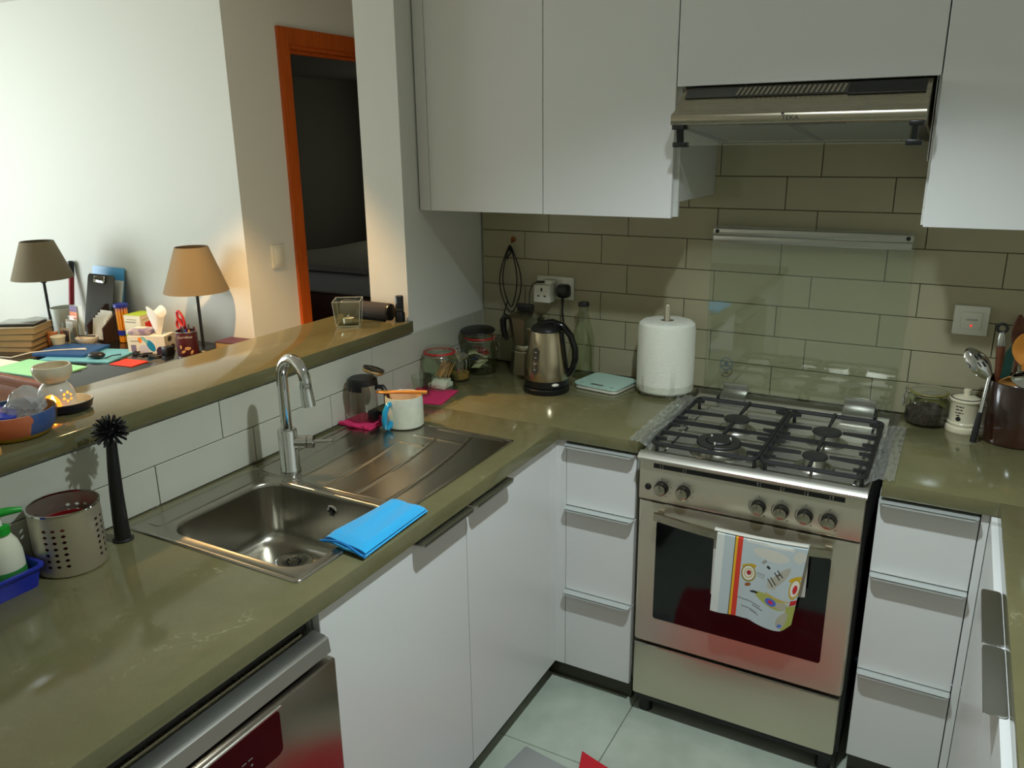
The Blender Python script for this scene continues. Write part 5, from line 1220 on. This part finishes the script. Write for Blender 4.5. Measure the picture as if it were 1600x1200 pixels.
part('oil_bowl', G().lathe([(0, .062), (.018, .062), (.032, .070), (.0395, .084), (.0405, .096), (.0385, .103), (.0355, .103), (.0365, .095), (.033, .082), (.02, .073), (0, .072)], ox, oy, zb, 44), 'cream_ceramic', ob)
cd = thing('tealight', 'burning tealight inside the white oil burner', 'candle', (ox + .006, oy - .016, zb))
part('cup', G().lathe([(0, .0002), (.0175, .0002), (.0180, .012), (0, .011)], ox + .006, oy - .010, zb, 24), 'alu', cd)
part('flame', G().lathe([(0, .013), (.0036, .016), (.0055, .022), (.004, .030), (0, .040)], ox + .010, oy - .016, zb, 14), M('flame', (255, 170, 60), .5, emit=((255, 150, 45), 60.0)), cd)
light('tealight_glow', 'POINT', (ox + .010, oy - .016, zb + .028), 0.5, (1.0, 0.36, 0.06), shadow_soft_size=0.005)

# painted pottery bowl with things in it
wx, wy = -.078, -1.762
def pottery():
    m, nt, p_ = new_mat('painted_pottery'); p_.inputs['Roughness'].default_value = .25
    tc = nt.nodes.new('ShaderNodeTexCoord'); sp_ = nt.nodes.new('ShaderNodeSeparateXYZ'); nt.links.new(tc.outputs['Object'], sp_.inputs[0])
    at = nt.nodes.new('ShaderNodeMath'); at.operation = 'ARCTAN2'; nt.links.new(sp_.outputs[1], at.inputs[0]); nt.links.new(sp_.outputs[0], at.inputs[1])
    mr = nt.nodes.new('ShaderNodeMapRange'); mr.inputs['From Min'].default_value = -PI; mr.inputs['From Max'].default_value = PI; nt.links.new(at.outputs[0], mr.inputs['Value'])
    n = nt.nodes.new('ShaderNodeTexNoise'); n.inputs['Scale'].default_value = 30; nt.links.new(tc.outputs['Object'], n.inputs['Vector'])
    ad = nt.nodes.new('ShaderNodeMath'); ad.operation = 'MULTIPLY_ADD'; ad.inputs[1].default_value = .05; nt.links.new(n.outputs['Fac'], ad.inputs[0]); nt.links.new(mr.outputs['Result'], ad.inputs[2])
    r = nt.nodes.new('ShaderNodeValToRGB'); r.color_ramp.interpolation = 'CONSTANT'; e = r.color_ramp.elements
    e[0].position = 0; e[0].color = S((190, 120, 70)); e[1].position = .18; e[1].color = S((200, 108, 68))
    for p__, c_ in ((.50, (64, 88, 140)), (.63, (58, 42, 36)), (.70, (190, 130, 60)), (.82, (70, 92, 130))):
        q = e.new(p__); q.color = S(c_)
    nt.links.new(ad.outputs[0], r.inputs['Fac'])
    gt_ = nt.nodes.new('ShaderNodeMath'); gt_.operation = 'LESS_THAN'; gt_.inputs[1].default_value = .012; nt.links.new(sp_.outputs[2], gt_.inputs[0])
    x = nt.nodes.new('ShaderNodeMix'); x.data_type = 'RGBA'; nt.links.new(gt_.outputs[0], x.inputs['Factor']); nt.links.new(r.outputs['Color'], x.inputs['A']); x.inputs['B'].default_value = S((176, 136, 30))
    x2 = nt.nodes.new('ShaderNodeMix'); x2.data_type = 'RGBA'; x2.inputs['Factor'].default_value = .3; nt.links.new(x.outputs['Result'], x2.inputs['A']); nt.links.new(n.outputs['Color'], x2.inputs['B'])
    nt.links.new(x.outputs['Result'], p_.inputs['Base Color']); return m
single('pottery_bowl', G().lathe([(0, 0), (.055, 0), (.062, .004), (.076, .025), (.080, .045), (.078, .056), (.074, .056), (.076, .044), (.070, .024), (.055, .010), (0, .009)], wx, wy, LZ, 56), pottery(), 'hand-painted orange and blue pottery bowl on the ledge', 'bowl')
MAT['cobalt'] = M('cobalt_plastic', (14, 60, 200), 0.35)
single('plastic_lid', xf(G().lathe([(0, .008), (.026, .010), (.032, .012), (.033, .002), (.030, 0), (0, .002)], 0, 0, 0, 36), place((wx - .018, wy - .022, LZ + .042), ('X', -12), ('Y', 16))), 'cobalt', 'bright blue plastic lid lying in the pottery bowl', 'saucer')  # loose blue lid resting in the bowl
MAT['bag_film'] = glass('bag_film', (244, 242, 236), 0.22, 1.8, milk=0.4)
gb = G().sphere((0, 0, 0), 1.0, 28, 18)
for v in gb.bm.verts:
    d_ = v.co.normalized(); q = 1 + .16 * math.sin(5 * d_.x + 3 * d_.z) * math.sin(6 * d_.y) + .09 * math.sin(13 * d_.x - 9 * d_.y + 5 * d_.z)
    v.co = Vector((d_.x * .040 * q, d_.y * .022 * q, d_.z * .030 * q * (1 + .3 * d_.x)))
single('plastic_bag', xf(gb, place((wx + .002, wy + .022, LZ + .060), ('Z', 48), ('Y', -32))), 'bag_film', 'crumpled translucent plastic bag sticking out of the pottery bowl', 'bag')
# stacked wooden blocks at the photo's left edge
for i in range(3):
    single('wooden_block', xf(G().box(-.011, .011, -.026, .026, 0, .0165, .002), place((-.006 - .004 * i, -1.866 - .003 * i, LZ + .0167 * i), ('Z', -22 + 6 * i))), 'wood_light', ('bottom', 'middle', 'top')[i] + ' wooden block of the small stack at the ledge by the bowl', 'block', 'stacked wooden blocks')

# ================================================================== LIVING ROOM TABLE
TZ = .75
MAT['table_top'] = M('black_glass_top', (26, 28, 28), 0.06, spec=0.7)
MAT['table_wood'] = M('table_wood', (120, 68, 36), 0.4, noise=5, col2=(98, 52, 26), stretch=(1.2, 14, 14))
tb = thing('desk', 'wooden desk with dark glass top against the white living room wall', 'desk', (-2.3, -.3, 0))
part('glass_top', G().box(-3.22, -1.385, -.70, .135, TZ - .010, TZ, .002), 'table_top', tb)
part('frame', G().box(-3.25, -1.37, -.730, -.7005, TZ - .045, TZ + .001, .003), 'table_wood', tb); part('apron', G().box(-3.2, -1.42, -.715, -.69, TZ - .14, TZ - .046, .002), 'table_wood', tb)
part('under_frame', G().box(-3.22, -1.40, -.69, .13, TZ - .045, TZ - .011), 'table_wood', tb)
for x in (-3.2, -1.48):
    for y in (-.70, .06): part('leg', G().box(x, x + .06, y, y + .06, 0, TZ - .046, .004), 'table_wood', tb)
# lamps
MAT['shade'] = M('taupe_lampshade', (122, 110, 86), 0.9, bump=(600, 0.4))
def lamp(x, y, label, ztop, zbot, rt, rb):
    l = thing('table_lamp', label, 'lamp', (x, y, TZ), 'taupe table lamps')
    part('base', G().lathe([(0, 0), (.057, 0), (.058, .004), (.053, .010), (.012, .016), (0, .016)], x, y, TZ, 40), 'black', l)
    part('stem', G().cyl(x, y, TZ + .014, zbot + .05, .0075, 14), 'black', l)
    part('socket', G().lathe([(0, zbot - .025), (.014, zbot - .025), (.016, zbot - .005), (.016, zbot + .05), (0, zbot + .05)], x, y, 0, 18), 'black', l)
    part('shade', G().lathe([(rb, zbot), (rt, ztop), (rt - .003, ztop), (rb - .003, zbot)], x, y, 0, 56, closed=True), 'shade', l)
    part('shade_ring', G().tube([(x + (rt - .004) * math.cos(2 * PI * i / 28), y + (rt - .004) * math.sin(2 * PI * i / 28), ztop - .02) for i in range(28)], .002, 6, closed=True), 'black', l)
    part('shade_spoke', G().rod((x - rt + .004, y, ztop - .02), (x + rt - .004, y, ztop - .02), .002, seg=6), 'black', l)
    part('bulb', G().sphere((x, y, zbot + .085), .028).cyl(x, y, zbot + .045, zbot + .07, .014, 14), 'white_ceramic', l)
lamp(-2.645, -.125, 'taupe table lamp on the left beside the stacked books', 1.252, 1.058, .080, .150)
lamp(-1.622, .002, 'taupe table lamp on the right beside the pen tin', 1.258, 1.045, .077, .152)

def bk(name, cx, cy, w_, d_, z0, h, rot, mat, label, cat='book', group=None, pages=True):
    T = Matrix.Translation((cx, cy, 0)) @ rotz(rot)
    b_ = thing(name, label, cat, (cx, cy, z0), group)
    part('cover', xf(G().box(-w_ / 2, w_ / 2, -d_ / 2, d_ / 2, z0, z0 + .002).box(-w_ / 2, w_ / 2, -d_ / 2, d_ / 2, z0 + h - .002, z0 + h).box(-w_ / 2, -w_ / 2 + .002, -d_ / 2, d_ / 2, z0 + .002, z0 + h - .002), T), mat, b_)
    part('pages', xf(G().box(-w_ / 2 + .0022, w_ / 2 - .003, -d_ / 2 + .003, d_ / 2 - .003, z0 + .0021, z0 + h - .0021), T), 'book_pages', b_)
    return b_
MAT['book_pages'] = M('book_pages', (172, 146, 102), 0.9)
cc = [(96, 78, 60), (150, 130, 100), (60, 54, 50), (186, 170, 140)]
z = TZ + .0003
for i, (h, c_) in enumerate(zip((.026, .030, .034, .030), cc)):
    bk('book', -2.515 + .006 * i, -.385 + .004 * i, .25 - .008 * i, .19, z, h, 24 + 3 * i, M('book_cover_%d' % i, c_, .5), ('lowest', 'second lowest', 'third', 'topmost')[i] + ' book of the stack below the left lamp', 'book', 'stacked books on the desk'); z += h + .0002
tbk = thing('tablet', 'silver and black tablet lying on the book stack', 'tablet', (-2.495, -.37, z))
part('body', xf(G().box(-.10, .10, -.065, .065, z, z + .010, .003), Matrix.Translation((-2.495, -.37, 0)) @ rotz(30)), 'black', tbk); part('case', xf(G().box(-.095, .095, -.06, .06, z + .0102, z + .016, .003), Matrix.Translation((-2.49, -.367, 0)) @ rotz(30)), 'alu', tbk)
# items leaning at the wall
MAT['dark_red'] = M('dark_red', (150, 16, 30), 0.4)
rt_ = thing('umbrella', 'slim red stick with a black grip leaning against the wall', 'umbrella', (-2.80, .10, TZ))
part('shaft', G().tube([(-2.80, .085, TZ + .006), (-2.79, .125, 1.03)], .0150, 14), 'dark_red', rt_); part('grip', G().tube([(-2.79, .125, 1.031), (-2.786, .130, 1.10), (-2.786, .130, 1.108)], [.0165, .0175, .012], 14), 'black', rt_)
def leaning(name, x0, x1, yb, yt, z1, th, mat, label, cat, r_=.004, rot=0, parent=None, z0=TZ):
    """flat sheet leaning on the wall: bottom at yb, top at yt"""
    L = math.hypot(z1 - z0, yt - yb); an = math.degrees(math.atan2(yt - yb, z1 - z0))
    g = G().prism(rrect(-(x1 - x0) / 2, (x1 - x0) / 2, .0004, L, r_, 4), 'y', 0, th)
    xf(g, Matrix.Translation(((x0 + x1) / 2, yb, z0)) @ Matrix.Rotation(math.radians(-an), 4, 'X') @ rotz(rot)); return single(name, g, mat, label, cat) if parent is None else part(name, g, mat, parent)
MAT['sky_folder'] = M('blue_folder', (84, 164, 214), 0.3)
leaning('folder', -2.60, -2.335, .07, .135, 1.092, .006, 'sky_folder', 'glossy light blue folder leaning on the wall behind the clipboard', 'folder')
leaning('white_sheet', -2.50, -2.315, .035, .108, 1.03, .003, 'paper', 'white sheets between the clipboard and the blue folder', 'paper')
MAT['clip_black'] = M('dark_clipboard', (70, 66, 56), 0.7, spec=0.2)
cbd = thing('clipboard', 'dark clipboard with a chrome clip leaning on the letter rack', 'clipboard', (-2.44, .0, TZ))
leaning('board', -2.555, -2.33, -.005, .072, 1.062, .004, 'clip_black', '', '', .02, parent=cbd)
part('clip', xf(G().box(-.045, .045, -.012, 0, .275, .312, .004), Matrix.Translation((-2.445, -.005, TZ)) @ Matrix.Rotation(math.radians(-13.9), 4, 'X')), 'chrome', cbd)
lr = thing('letter_rack', 'dark wooden letter rack with sloping side beside the pencils', 'rack', (-2.27, -.06, TZ))
part('side', G().prism([(-.12, TZ), (.02, TZ), (.02, TZ + .17), (.0, TZ + .17), (-.12, TZ + .075)], 'x', -2.222, -2.212), 'wood_dark', lr); part('side', G().prism([(-.12, TZ), (.02, TZ), (.02, TZ + .17), (.0, TZ + .17), (-.12, TZ + .075)], 'x', -2.352, -2.342), 'wood_dark', lr)
part('floor_board', G().box(-2.3418, -2.2222, -.115, -.012, TZ, TZ + .008), 'wood_dark', lr)
for i in range(4): leaning('envelope', -2.335 + .004 * i, -2.228, -.105 + .013 * i, -.085 + .013 * i, TZ + .115 + .012 * i, .003, 'paper', ('frontmost', 'second', 'third', 'rearmost')[i] + ' white envelope standing in the letter rack', 'envelope', z0=TZ + .0085)
# clear tub and card holder
single('clear_tub', G().lathe([(0, 0), (.052, 0), (.055, .004), (.066, .165), (.064, .165), (.053, .006), (0, .006)], -2.50, -.13, TZ, 36), M('frosted_tub', (200, 204, 190), 0.3, trans=0.0), 'tall frosted plastic tub by the card holder', 'tub')
chd = thing('card_holder', 'clear desk organiser with cards standing in front of the clipboard', 'card holder', (-2.36, -.19, TZ))
for i, (y0, h) in enumerate(((-.245, .07), (-.205, .105), (-.165, .135))): part('pocket', G().box(-2.42, -2.31, y0, y0 + .003, TZ, TZ + h), 'glass', chd)
part('base', G().box(-2.42, -2.31, -.245, -.155, TZ, TZ + .004), 'glass', chd)
cm = print_mat('card_print', (236, 230, 222), [('r', .5, .82, .5, .18, 0, (92, 40, 110)), ('r', .5, .42, .5, .22, 0, (236, 120, 30))], .5)
def card(x0, x1, y, z0, z1, m_, label): 
    single('card', G().sheet(lambda u, v: (x0 + (x1 - x0) * u, y + .01 * v, z0 + (z1 - z0) * v), 1, 1, .0015, uv=True), m_, label, 'card')
card(-2.415, -2.355, -.162, TZ + .1, TZ + .185, cm, 'purple and orange card standing in the clear organiser')
card(-2.365, -2.315, -.158, TZ + .0045, TZ + .19, 'paper', 'tall white card standing behind the purple card')
card(-2.412, -2.318, -.196, TZ + .0045, TZ + .12, print_mat('photo_card', (150, 138, 110), [('r', .3, .7, .3, .2, 0, (210, 206, 196)), ('e', .7, .4, .2, .3, 0, (120, 96, 60)), ('r', .3, .25, .3, .15, 0, (90, 104, 70))], .5), 'brown photo card in the clear organiser')
card(-2.408, -2.322, -.238, TZ + .0045, TZ + .085, print_mat('label_card', (206, 196, 176), [('r', .6, .5, .3, .35, 0, (62, 66, 80)), ('e', .25, .6, .2, .2, 0, (196, 120, 90))], .5), 'pale card with a dark panel at the front of the organiser')
single('spice_jar', G().lathe([(0, 0), (.026, 0), (.028, .004), (.028, .055), (.024, .06), (.026, .062), (.026, .072), (0, .074)], -2.395, -.276, TZ, 28), M('amber_jar', (190, 120, 66), 0.3), 'small amber jar in front of the card organiser', 'jar')
single('snack_pot', G().lathe([(0, 0), (.022, 0), (.034, .055), (.036, .06), (.034, .064), (0, .066)], -2.322, -.296, TZ, 28), M('white_green_pot', (214, 210, 180), 0.4), 'white and green paper pot beside the amber jar', 'pot')
single('bowl', G().lathe([(0, 0), (.03, 0), (.052, .024), (.055, .042), (.053, .042), (.048, .024), (.02, .006), (0, .005)], -2.250, -.190, TZ, 32), 'white_ceramic', 'small white bowl of oddments in front of the letter rack', 'bowl')
single('pen', G().rod((-2.300, -.200, TZ + .0455), (-2.205, -.175, TZ + .0485), .004), 'black', 'black pen lying across the small white bowl', 'pen')
# pencils in a pack
pk = thing('pencil_pack', 'bundle of yellow pencils in a clear pack with blue cap', 'pencils', (-2.135, -.055, TZ))
MAT['pencil_yellow'] = M('pencil_yellow', (226, 150, 30), 0.4); MAT['pink_eraser'] = M('pink_eraser', (224, 150, 130), 0.7)
for i in range(12):
    a = 2 * PI * i / 12; r_ = .024
    q = part('pencil', G().cyl(-2.135 + r_ * math.cos(a), -.055 + r_ * math.sin(a), TZ + .003, TZ + .165, .0048, 6), 'pencil_yellow', pk); part('eraser', G().cyl(-2.135 + r_ * math.cos(a), -.055 + r_ * math.sin(a), TZ + .1652, TZ + .183, .0047, 8), 'pink_eraser', q)
part('cap', G().lathe([(0, .183), (.034, .183), (.036, .186), (.035, .200), (0, .202)], -2.135, -.055, TZ, 28), 'blue_plastic', pk); part('band', G().lathe([(.0300, .040), (.0312, .040), (.0312, .066), (.0300, .066)], -2.135, -.055, TZ, 28, closed=True), 'blue_plastic', pk)
# boxes with print
def pbox(name, cx, cy, w_, d_, h, rot, label, faces, cat='box', z0=TZ, mats=None):
    o = thing(name, label, cat, (cx, cy, z0)); T = Matrix.Translation((cx, cy, z0)) @ rotz(rot)
    def quad(nm, f, m_): part(nm, xf(G().sheet(f, 1, 1, .001, uv=True), T), m_, o)
    quad('front_face', lambda u, v: (-w_ / 2 + w_ * u, -d_ / 2, h * v), faces[0]); quad('right_face', lambda u, v: (w_ / 2, -d_ / 2 + d_ * u, h * v), faces[1])
    quad('top_face', lambda u, v: (-w_ / 2 + w_ * u, -d_ / 2 + d_ * v, h), faces[2]); quad('left_face', lambda u, v: (-w_ / 2, d_ / 2 - d_ * u, h * v), faces[1]); quad('back_face', lambda u, v: (w_ / 2 - w_ * u, d_ / 2, h * v), faces[0])
    return o
lime = M('lime_card', (176, 204, 40), .5)
fA = print_mat('carton_front', (226, 222, 202), [('r', .5, .1, .5, .16, 0, (176, 204, 40)), ('e', .45, .30, .5, .12, 0, (176, 204, 40)), ('r', .45, .86, .3, .012, 0, (140, 140, 130)), ('r', .4, .78, .32, .02, 0, (150, 146, 136)), ('e', .68, .5, .2, .17, 0, (150, 206, 186)), ('e', .72, .5, .10, .12, 0, (60, 160, 150)), ('e', .2, .48, .10, .09, 0, (190, 214, 120))], .5)
fB = print_mat('carton_side', (226, 210, 180), [('r', .6, .62, .34, .17, 6, (220, 44, 24)), ('r', .55, .40, .34, .05, 6, (226, 100, 40)), ('r', .5, .88, .4, .012, 4, (170, 150, 120)), ('r', .5, .08, .5, .1, 0, (176, 204, 40))], .5)
pbox('carton', -2.005, -.045, .105, .115, .160, 9, 'lime green and white carton behind the tissue box', (fA, fB, lime), 'carton')
fT = print_mat('tissue_print', (228, 226, 216), [('e', .62, .45, .10, .34, 10, (20, 140, 190)), ('e', .34, .78, .055, .17, 0, (240, 140, 40)), ('e', .46, .82, .05, .22, 20, (120, 196, 204)), ('e', .42, .2, .14, .3, 0, (206, 208, 226)), ('e', .88, .12, .13, .3, 0, (60, 36, 66)), ('r', .15, .3, .07, .2, 0, (128, 116, 150)), ('r', .2, .72, .12, .03, 0, (150, 150, 150))], .5)
fS = print_mat('tissue_side', (206, 198, 178), [('e', .5, .75, .2, .16, 0, (60, 52, 40)), ('e', .7, .2, .25, .2, 0, (62, 40, 48))], .5)
tx_ = pbox('tissue_box', -1.838, -.125, .19, .100, .085, 24, 'tissue box printed with coloured blobs below the pen tin', (fT, fS, MAT['paper']), 'tissue box')
def tis(u, v):
    a = 2 * PI * u; return (-1.803 + (.018 + .045 * v) * math.cos(a) * (1 + .2 * math.sin(3 * a)), -.108 + (.006 + .022 * v) * math.sin(a), TZ + .0865 + .115 * v * (1 - .22 * math.cos(2 * a + .6)))
part('tissue', G().sheet(tis, 40, 12, .0008), M('tissue_paper', (238, 236, 228), 0.9, sss=0.2), tx_)
wp_ = thing('wipes_packet', 'small white and purple wipes packet lying on the tissue box', 'packet', (-1.90, -.11, TZ + .0865))
part('film_pack', xf(G().box(-.055, .055, -.04, .04, 0, .030, .012, 3), Matrix.Translation((-1.880, -.142, TZ + .0865)) @ rotz(24)), M('wipes_film', (216, 206, 202), .3, noise=22, col2=(120, 104, 150)), wp_); part('flap', xf(G().box(-.03, .03, -.02, .02, .0302, .033, .001), Matrix.Translation((-1.880, -.142, TZ + .0865)) @ rotz(24)), 'white_plastic', wp_)
# pen tin
ntx, nty = -1.603, -.104
MAT['tin_red'] = M('maroon_label', (84, 16, 24), .4, noise=9, col2=(58, 12, 18))
pt = thing('pen_tin', 'maroon printed food tin used as a pen holder under the right lamp', 'tin', (ntx, nty, TZ))
part('wall', G().lathe([(0, .002), (.048, .002), (.049, .006), (.049, .120), (.0475, .120), (.0475, .008), (0, .008)], ntx, nty, TZ, 44), 'tin_red', pt)
part('rim', G().lathe([(.0472, .120), (.0505, .120), (.0505, .1235), (.0472, .1235)], ntx, nty, TZ, 44, closed=True), 'alu', pt); part('bottom_rim', G().lathe([(.0475, 0), (.0502, 0), (.0502, .003), (.0475, .003)], ntx, nty, TZ, 44, closed=True), 'alu', pt)
def tin_text(b_, sz, ang, z): 
    a = math.radians(ang); lettering(b_, sz, (ntx + .0496 * math.cos(a), nty + .0496 * math.sin(a), TZ + z), (-math.sin(a), math.cos(a), 0), (0, 0, 1), 'print_white', pt)
tin_text('Carrefour', .0165, -48, .100)
MAT['bean'] = M('tan_print', (196, 150, 96), .5)
for i, (a_, z_, s_) in enumerate(((-40, .045, 1.2), (-65, .03, 1.0), (-20, .025, .9), (-78, .052, .8))):
    a = math.radians(a_); part('bean_print', xf(G().lathe([(0, .0006), (.012 * s_, .0003), (.012 * s_, -.0015), (0, -.0015)], 0, 0, 0, 14), place((ntx + .0488 * math.cos(a), nty + .0488 * math.sin(a), TZ + z_), ('Z', a_), ('Y', 90), ('Z', 30 * i)) @ Matrix.Diagonal((.55, 1, 1, 1))), 'bean', pt)
sc_ = thing('scissors', 'red-handled scissors standing in the pen tin', 'scissors', (ntx - .02, nty, TZ + .0085))
def ringpts(c_, rx_, rz_, tilt): return [(c_[0] + rx_ * math.cos(a) * math.cos(tilt) - rz_ * math.sin(a) * math.sin(tilt), c_[1], c_[2] + rx_ * math.cos(a) * math.sin(tilt) + rz_ * math.sin(a) * math.cos(tilt)) for a in [2 * PI * i / 24 for i in range(24)]]
part('blades', G().prism([(ntx - .020, TZ + .012), (ntx - .010, TZ + .012), (ntx - .012, TZ + .125), (ntx - .024, TZ + .125)], 'y', nty - .002, nty + .002), 'chrome', sc_)
part('handle_loop', G().tube(ringpts((ntx - .018, nty - .006, TZ + .178), .017, .040, .42), .0062, 10, closed=True), 'red_plastic', sc_, angle=60); part('handle_loop', G().tube(ringpts((ntx - .048, nty + .006, TZ + .150), .017, .024, -.25), .0062, 10, closed=True), 'red_plastic', sc_, angle=60)
part('shank', G().tube([(ntx - .018, nty, TZ + .118), (ntx - .016, nty, TZ + .140)], .009, 10), 'red_plastic', sc_)
random.seed(5)
for i in range(11):
    a = i * 2.4; r_ = .012 + .026 * ((i * 3) % 7) / 7; mt_ = ('black', 'dark_grey', 'black', 'pink_cloth', 'blue_plastic', 'wood_light')[i % 6] if i not in (3,) else 'pink_cloth'
    bx_ = Vector((ntx + .018 + r_ * .8 * math.cos(a), nty + r_ * .8 * math.sin(a), TZ + .009)); tp_ = bx_ + Vector((.010 * math.cos(a), .012 * math.sin(a), .118 + .028 * ((i * 5) % 6) / 6))
    single('pen', G().tube([bx_, tp_ - Vector((0, 0, .006)), tp_], [.0042, .0042, .0025], 8), mt_, {'black': 'black pen standing in the maroon pen tin', 'dark_grey': 'dark grey pen standing in the maroon pen tin', 'pink_cloth': 'pink pen standing in the maroon pen tin', 'blue_plastic': 'blue pen standing in the maroon pen tin', 'wood_light': 'pale wooden pencil standing in the maroon pen tin'}[mt_], 'pen', 'pens in the tin')
single('black_box', G().box(-1.722, -1.682, -.165, -.120, TZ + .0002, TZ + .042, .003), 'black', 'small black box between the tissue box and the pen tin', 'box')
# flat things on the desk
MAT['navy_book'] = M('blue_notebook', (24, 78, 138), .5); MAT['light_blue'] = M('light_blue_folder', (110, 184, 206), .5); MAT['mint'] = M('mint_card', (150, 226, 178), .6); MAT['orange_red'] = M('orange_red_card', (226, 56, 28), .5)
def flat(name, cx, cy, w_, d_, z0, h, rot, mat, label, cat, bev=.001): single(name, xf(G().box(-w_ / 2, w_ / 2, -d_ / 2, d_ / 2, z0, z0 + h, bev, 1), Matrix.Translation((cx, cy, 0)) @ rotz(rot)), mat, label, cat)
flat('folder', -2.03, -.33, .36, .24, TZ + .0002, .008, 20, 'light_blue', 'light blue folder lying under the navy notebook', 'folder')
flat('notebook', -2.16, -.335, .27, .21, TZ + .0084, .014, 22, 'navy_book', 'navy blue notebook lying on the light blue folder', 'notebook')
flat('mint_folder', -2.02, -.592, .38, .20, TZ + .0002, .007, 6, 'mint', 'mint green folder at the front edge of the desk', 'folder')
flat('white_sheet', -2.36, -.625, .26, .13, TZ + .0002, .002, 4, 'paper', 'white sheet added for the pale wall reflection at the front left of the desk', 'paper')  # white sheet imitates the wall reflected in the desk top
flat('red_card', -1.735, -.335, .135, .10, TZ + .0002, .005, 8, 'orange_red', 'orange-red card lying on the dark desk top', 'card')
single('charger_puck', xf(G().sphere((0, 0, 0), .042, 20, 12, (1.0, .62, .40)), place((-1.925, -.365, TZ + .0255), ('Z', 25))), 'black', 'black charger puck lying on the light blue folder', 'charger')  # flattened black sphere for the charger
single('charger_lead', G().tube([(-1.885, -.35, TZ + .012), (-1.86, -.33, TZ + .022), (-1.855, -.30, TZ + .020), (-1.88, -.27, TZ + .012)], .0028, 6), 'cable', 'short black lead curling from the charger puck', 'cable')
single('white_cable', G().tube([(-2.72, -.56, TZ + .0035), (-2.50, -.57, TZ + .0035), (-2.34, -.53, TZ + .0035), (-2.275, -.47, TZ + .022), (-2.20, -.40, TZ + .0262), (-2.14, -.35, TZ + .0262), (-2.07, -.32, TZ + .0285)], [.003, .003, .003, .003, .003, .003, .006], 8), 'white_plastic', 'white cable lying across the navy notebook', 'cable')
single('black_cable', G().tube([(-1.90 + .06 * t + .03 * math.sin(t * 5), -.20 + .025 * math.sin(t * 9), TZ + .006 + .004 * math.sin(t * 7) ** 2) for t in [i / 8 for i in range(28)]], .004, 7), 'cable', 'tangled black cable in front of the tissue box', 'cable')
bk('book', -1.475, .070, .15, .11, TZ + .0003, .050, 6, M('plum_cover', (96, 50, 66), .5), 'plum-covered book lying right of the right lamp', 'book')

# ================================================================== FLOOR THINGS
MAT['red_fabric'] = M('red_fabric', (186, 12, 30), 0.85, bump=(240, 0.5), sheen=0.2)
def redf(u, v):
    x = .835 + .66 * u + .02 * math.sin(5 * v); y = -.905 - .04 * u - .48 * v + .015 * math.sin(7 * u)
    e = min(u, 1 - u, v, 1 - v)
    z = .012 + .028 * (math.sin(9 * u + 3 * v) * math.sin(8 * v + 2 * u)) ** 2 + .045 * max(0, 1 - (u + v) * 7) + .05 * math.exp(-((u - .5) ** 2 + (v - .4) ** 2) * 7)
    return (x, y, z)
single('red_blanket', G().sheet(redf, 48, 48, .008), 'red_fabric', 'crumpled red fabric lying on the kitchen floor before the cooker', 'fabric')
pb = thing('plastic_sleeve', 'pale grey plastic sleeve with a clear rim lying by the red fabric', 'packaging', (.74, -1.0, 0))
MAT['grey_sleeve'] = M('grey_sleeve', (150, 150, 146), 0.3); MAT['sleeve_blue'] = M('sleeve_blue', (142, 170, 190), 0.25)
part('sheet', xf(G().box(-.10, .10, -.13, .13, .0004, .004, .001), Matrix.Translation((.735, -1.045, 0)) @ rotz(-8)), 'grey_sleeve', pb)
part('disc', G().lathe([(0, .0045), (.085, .0045), (.086, .007), (0, .0075)], .775, -1.05, 0, 48), 'sleeve_blue', pb); part('clear_rim', G().tube([(.775 + .083 * math.cos(2 * PI * i / 40), -1.05 + .083 * math.sin(2 * PI * i / 40), .0095) for i in range(40)], .0022, 6, closed=True), 'glass', pb)
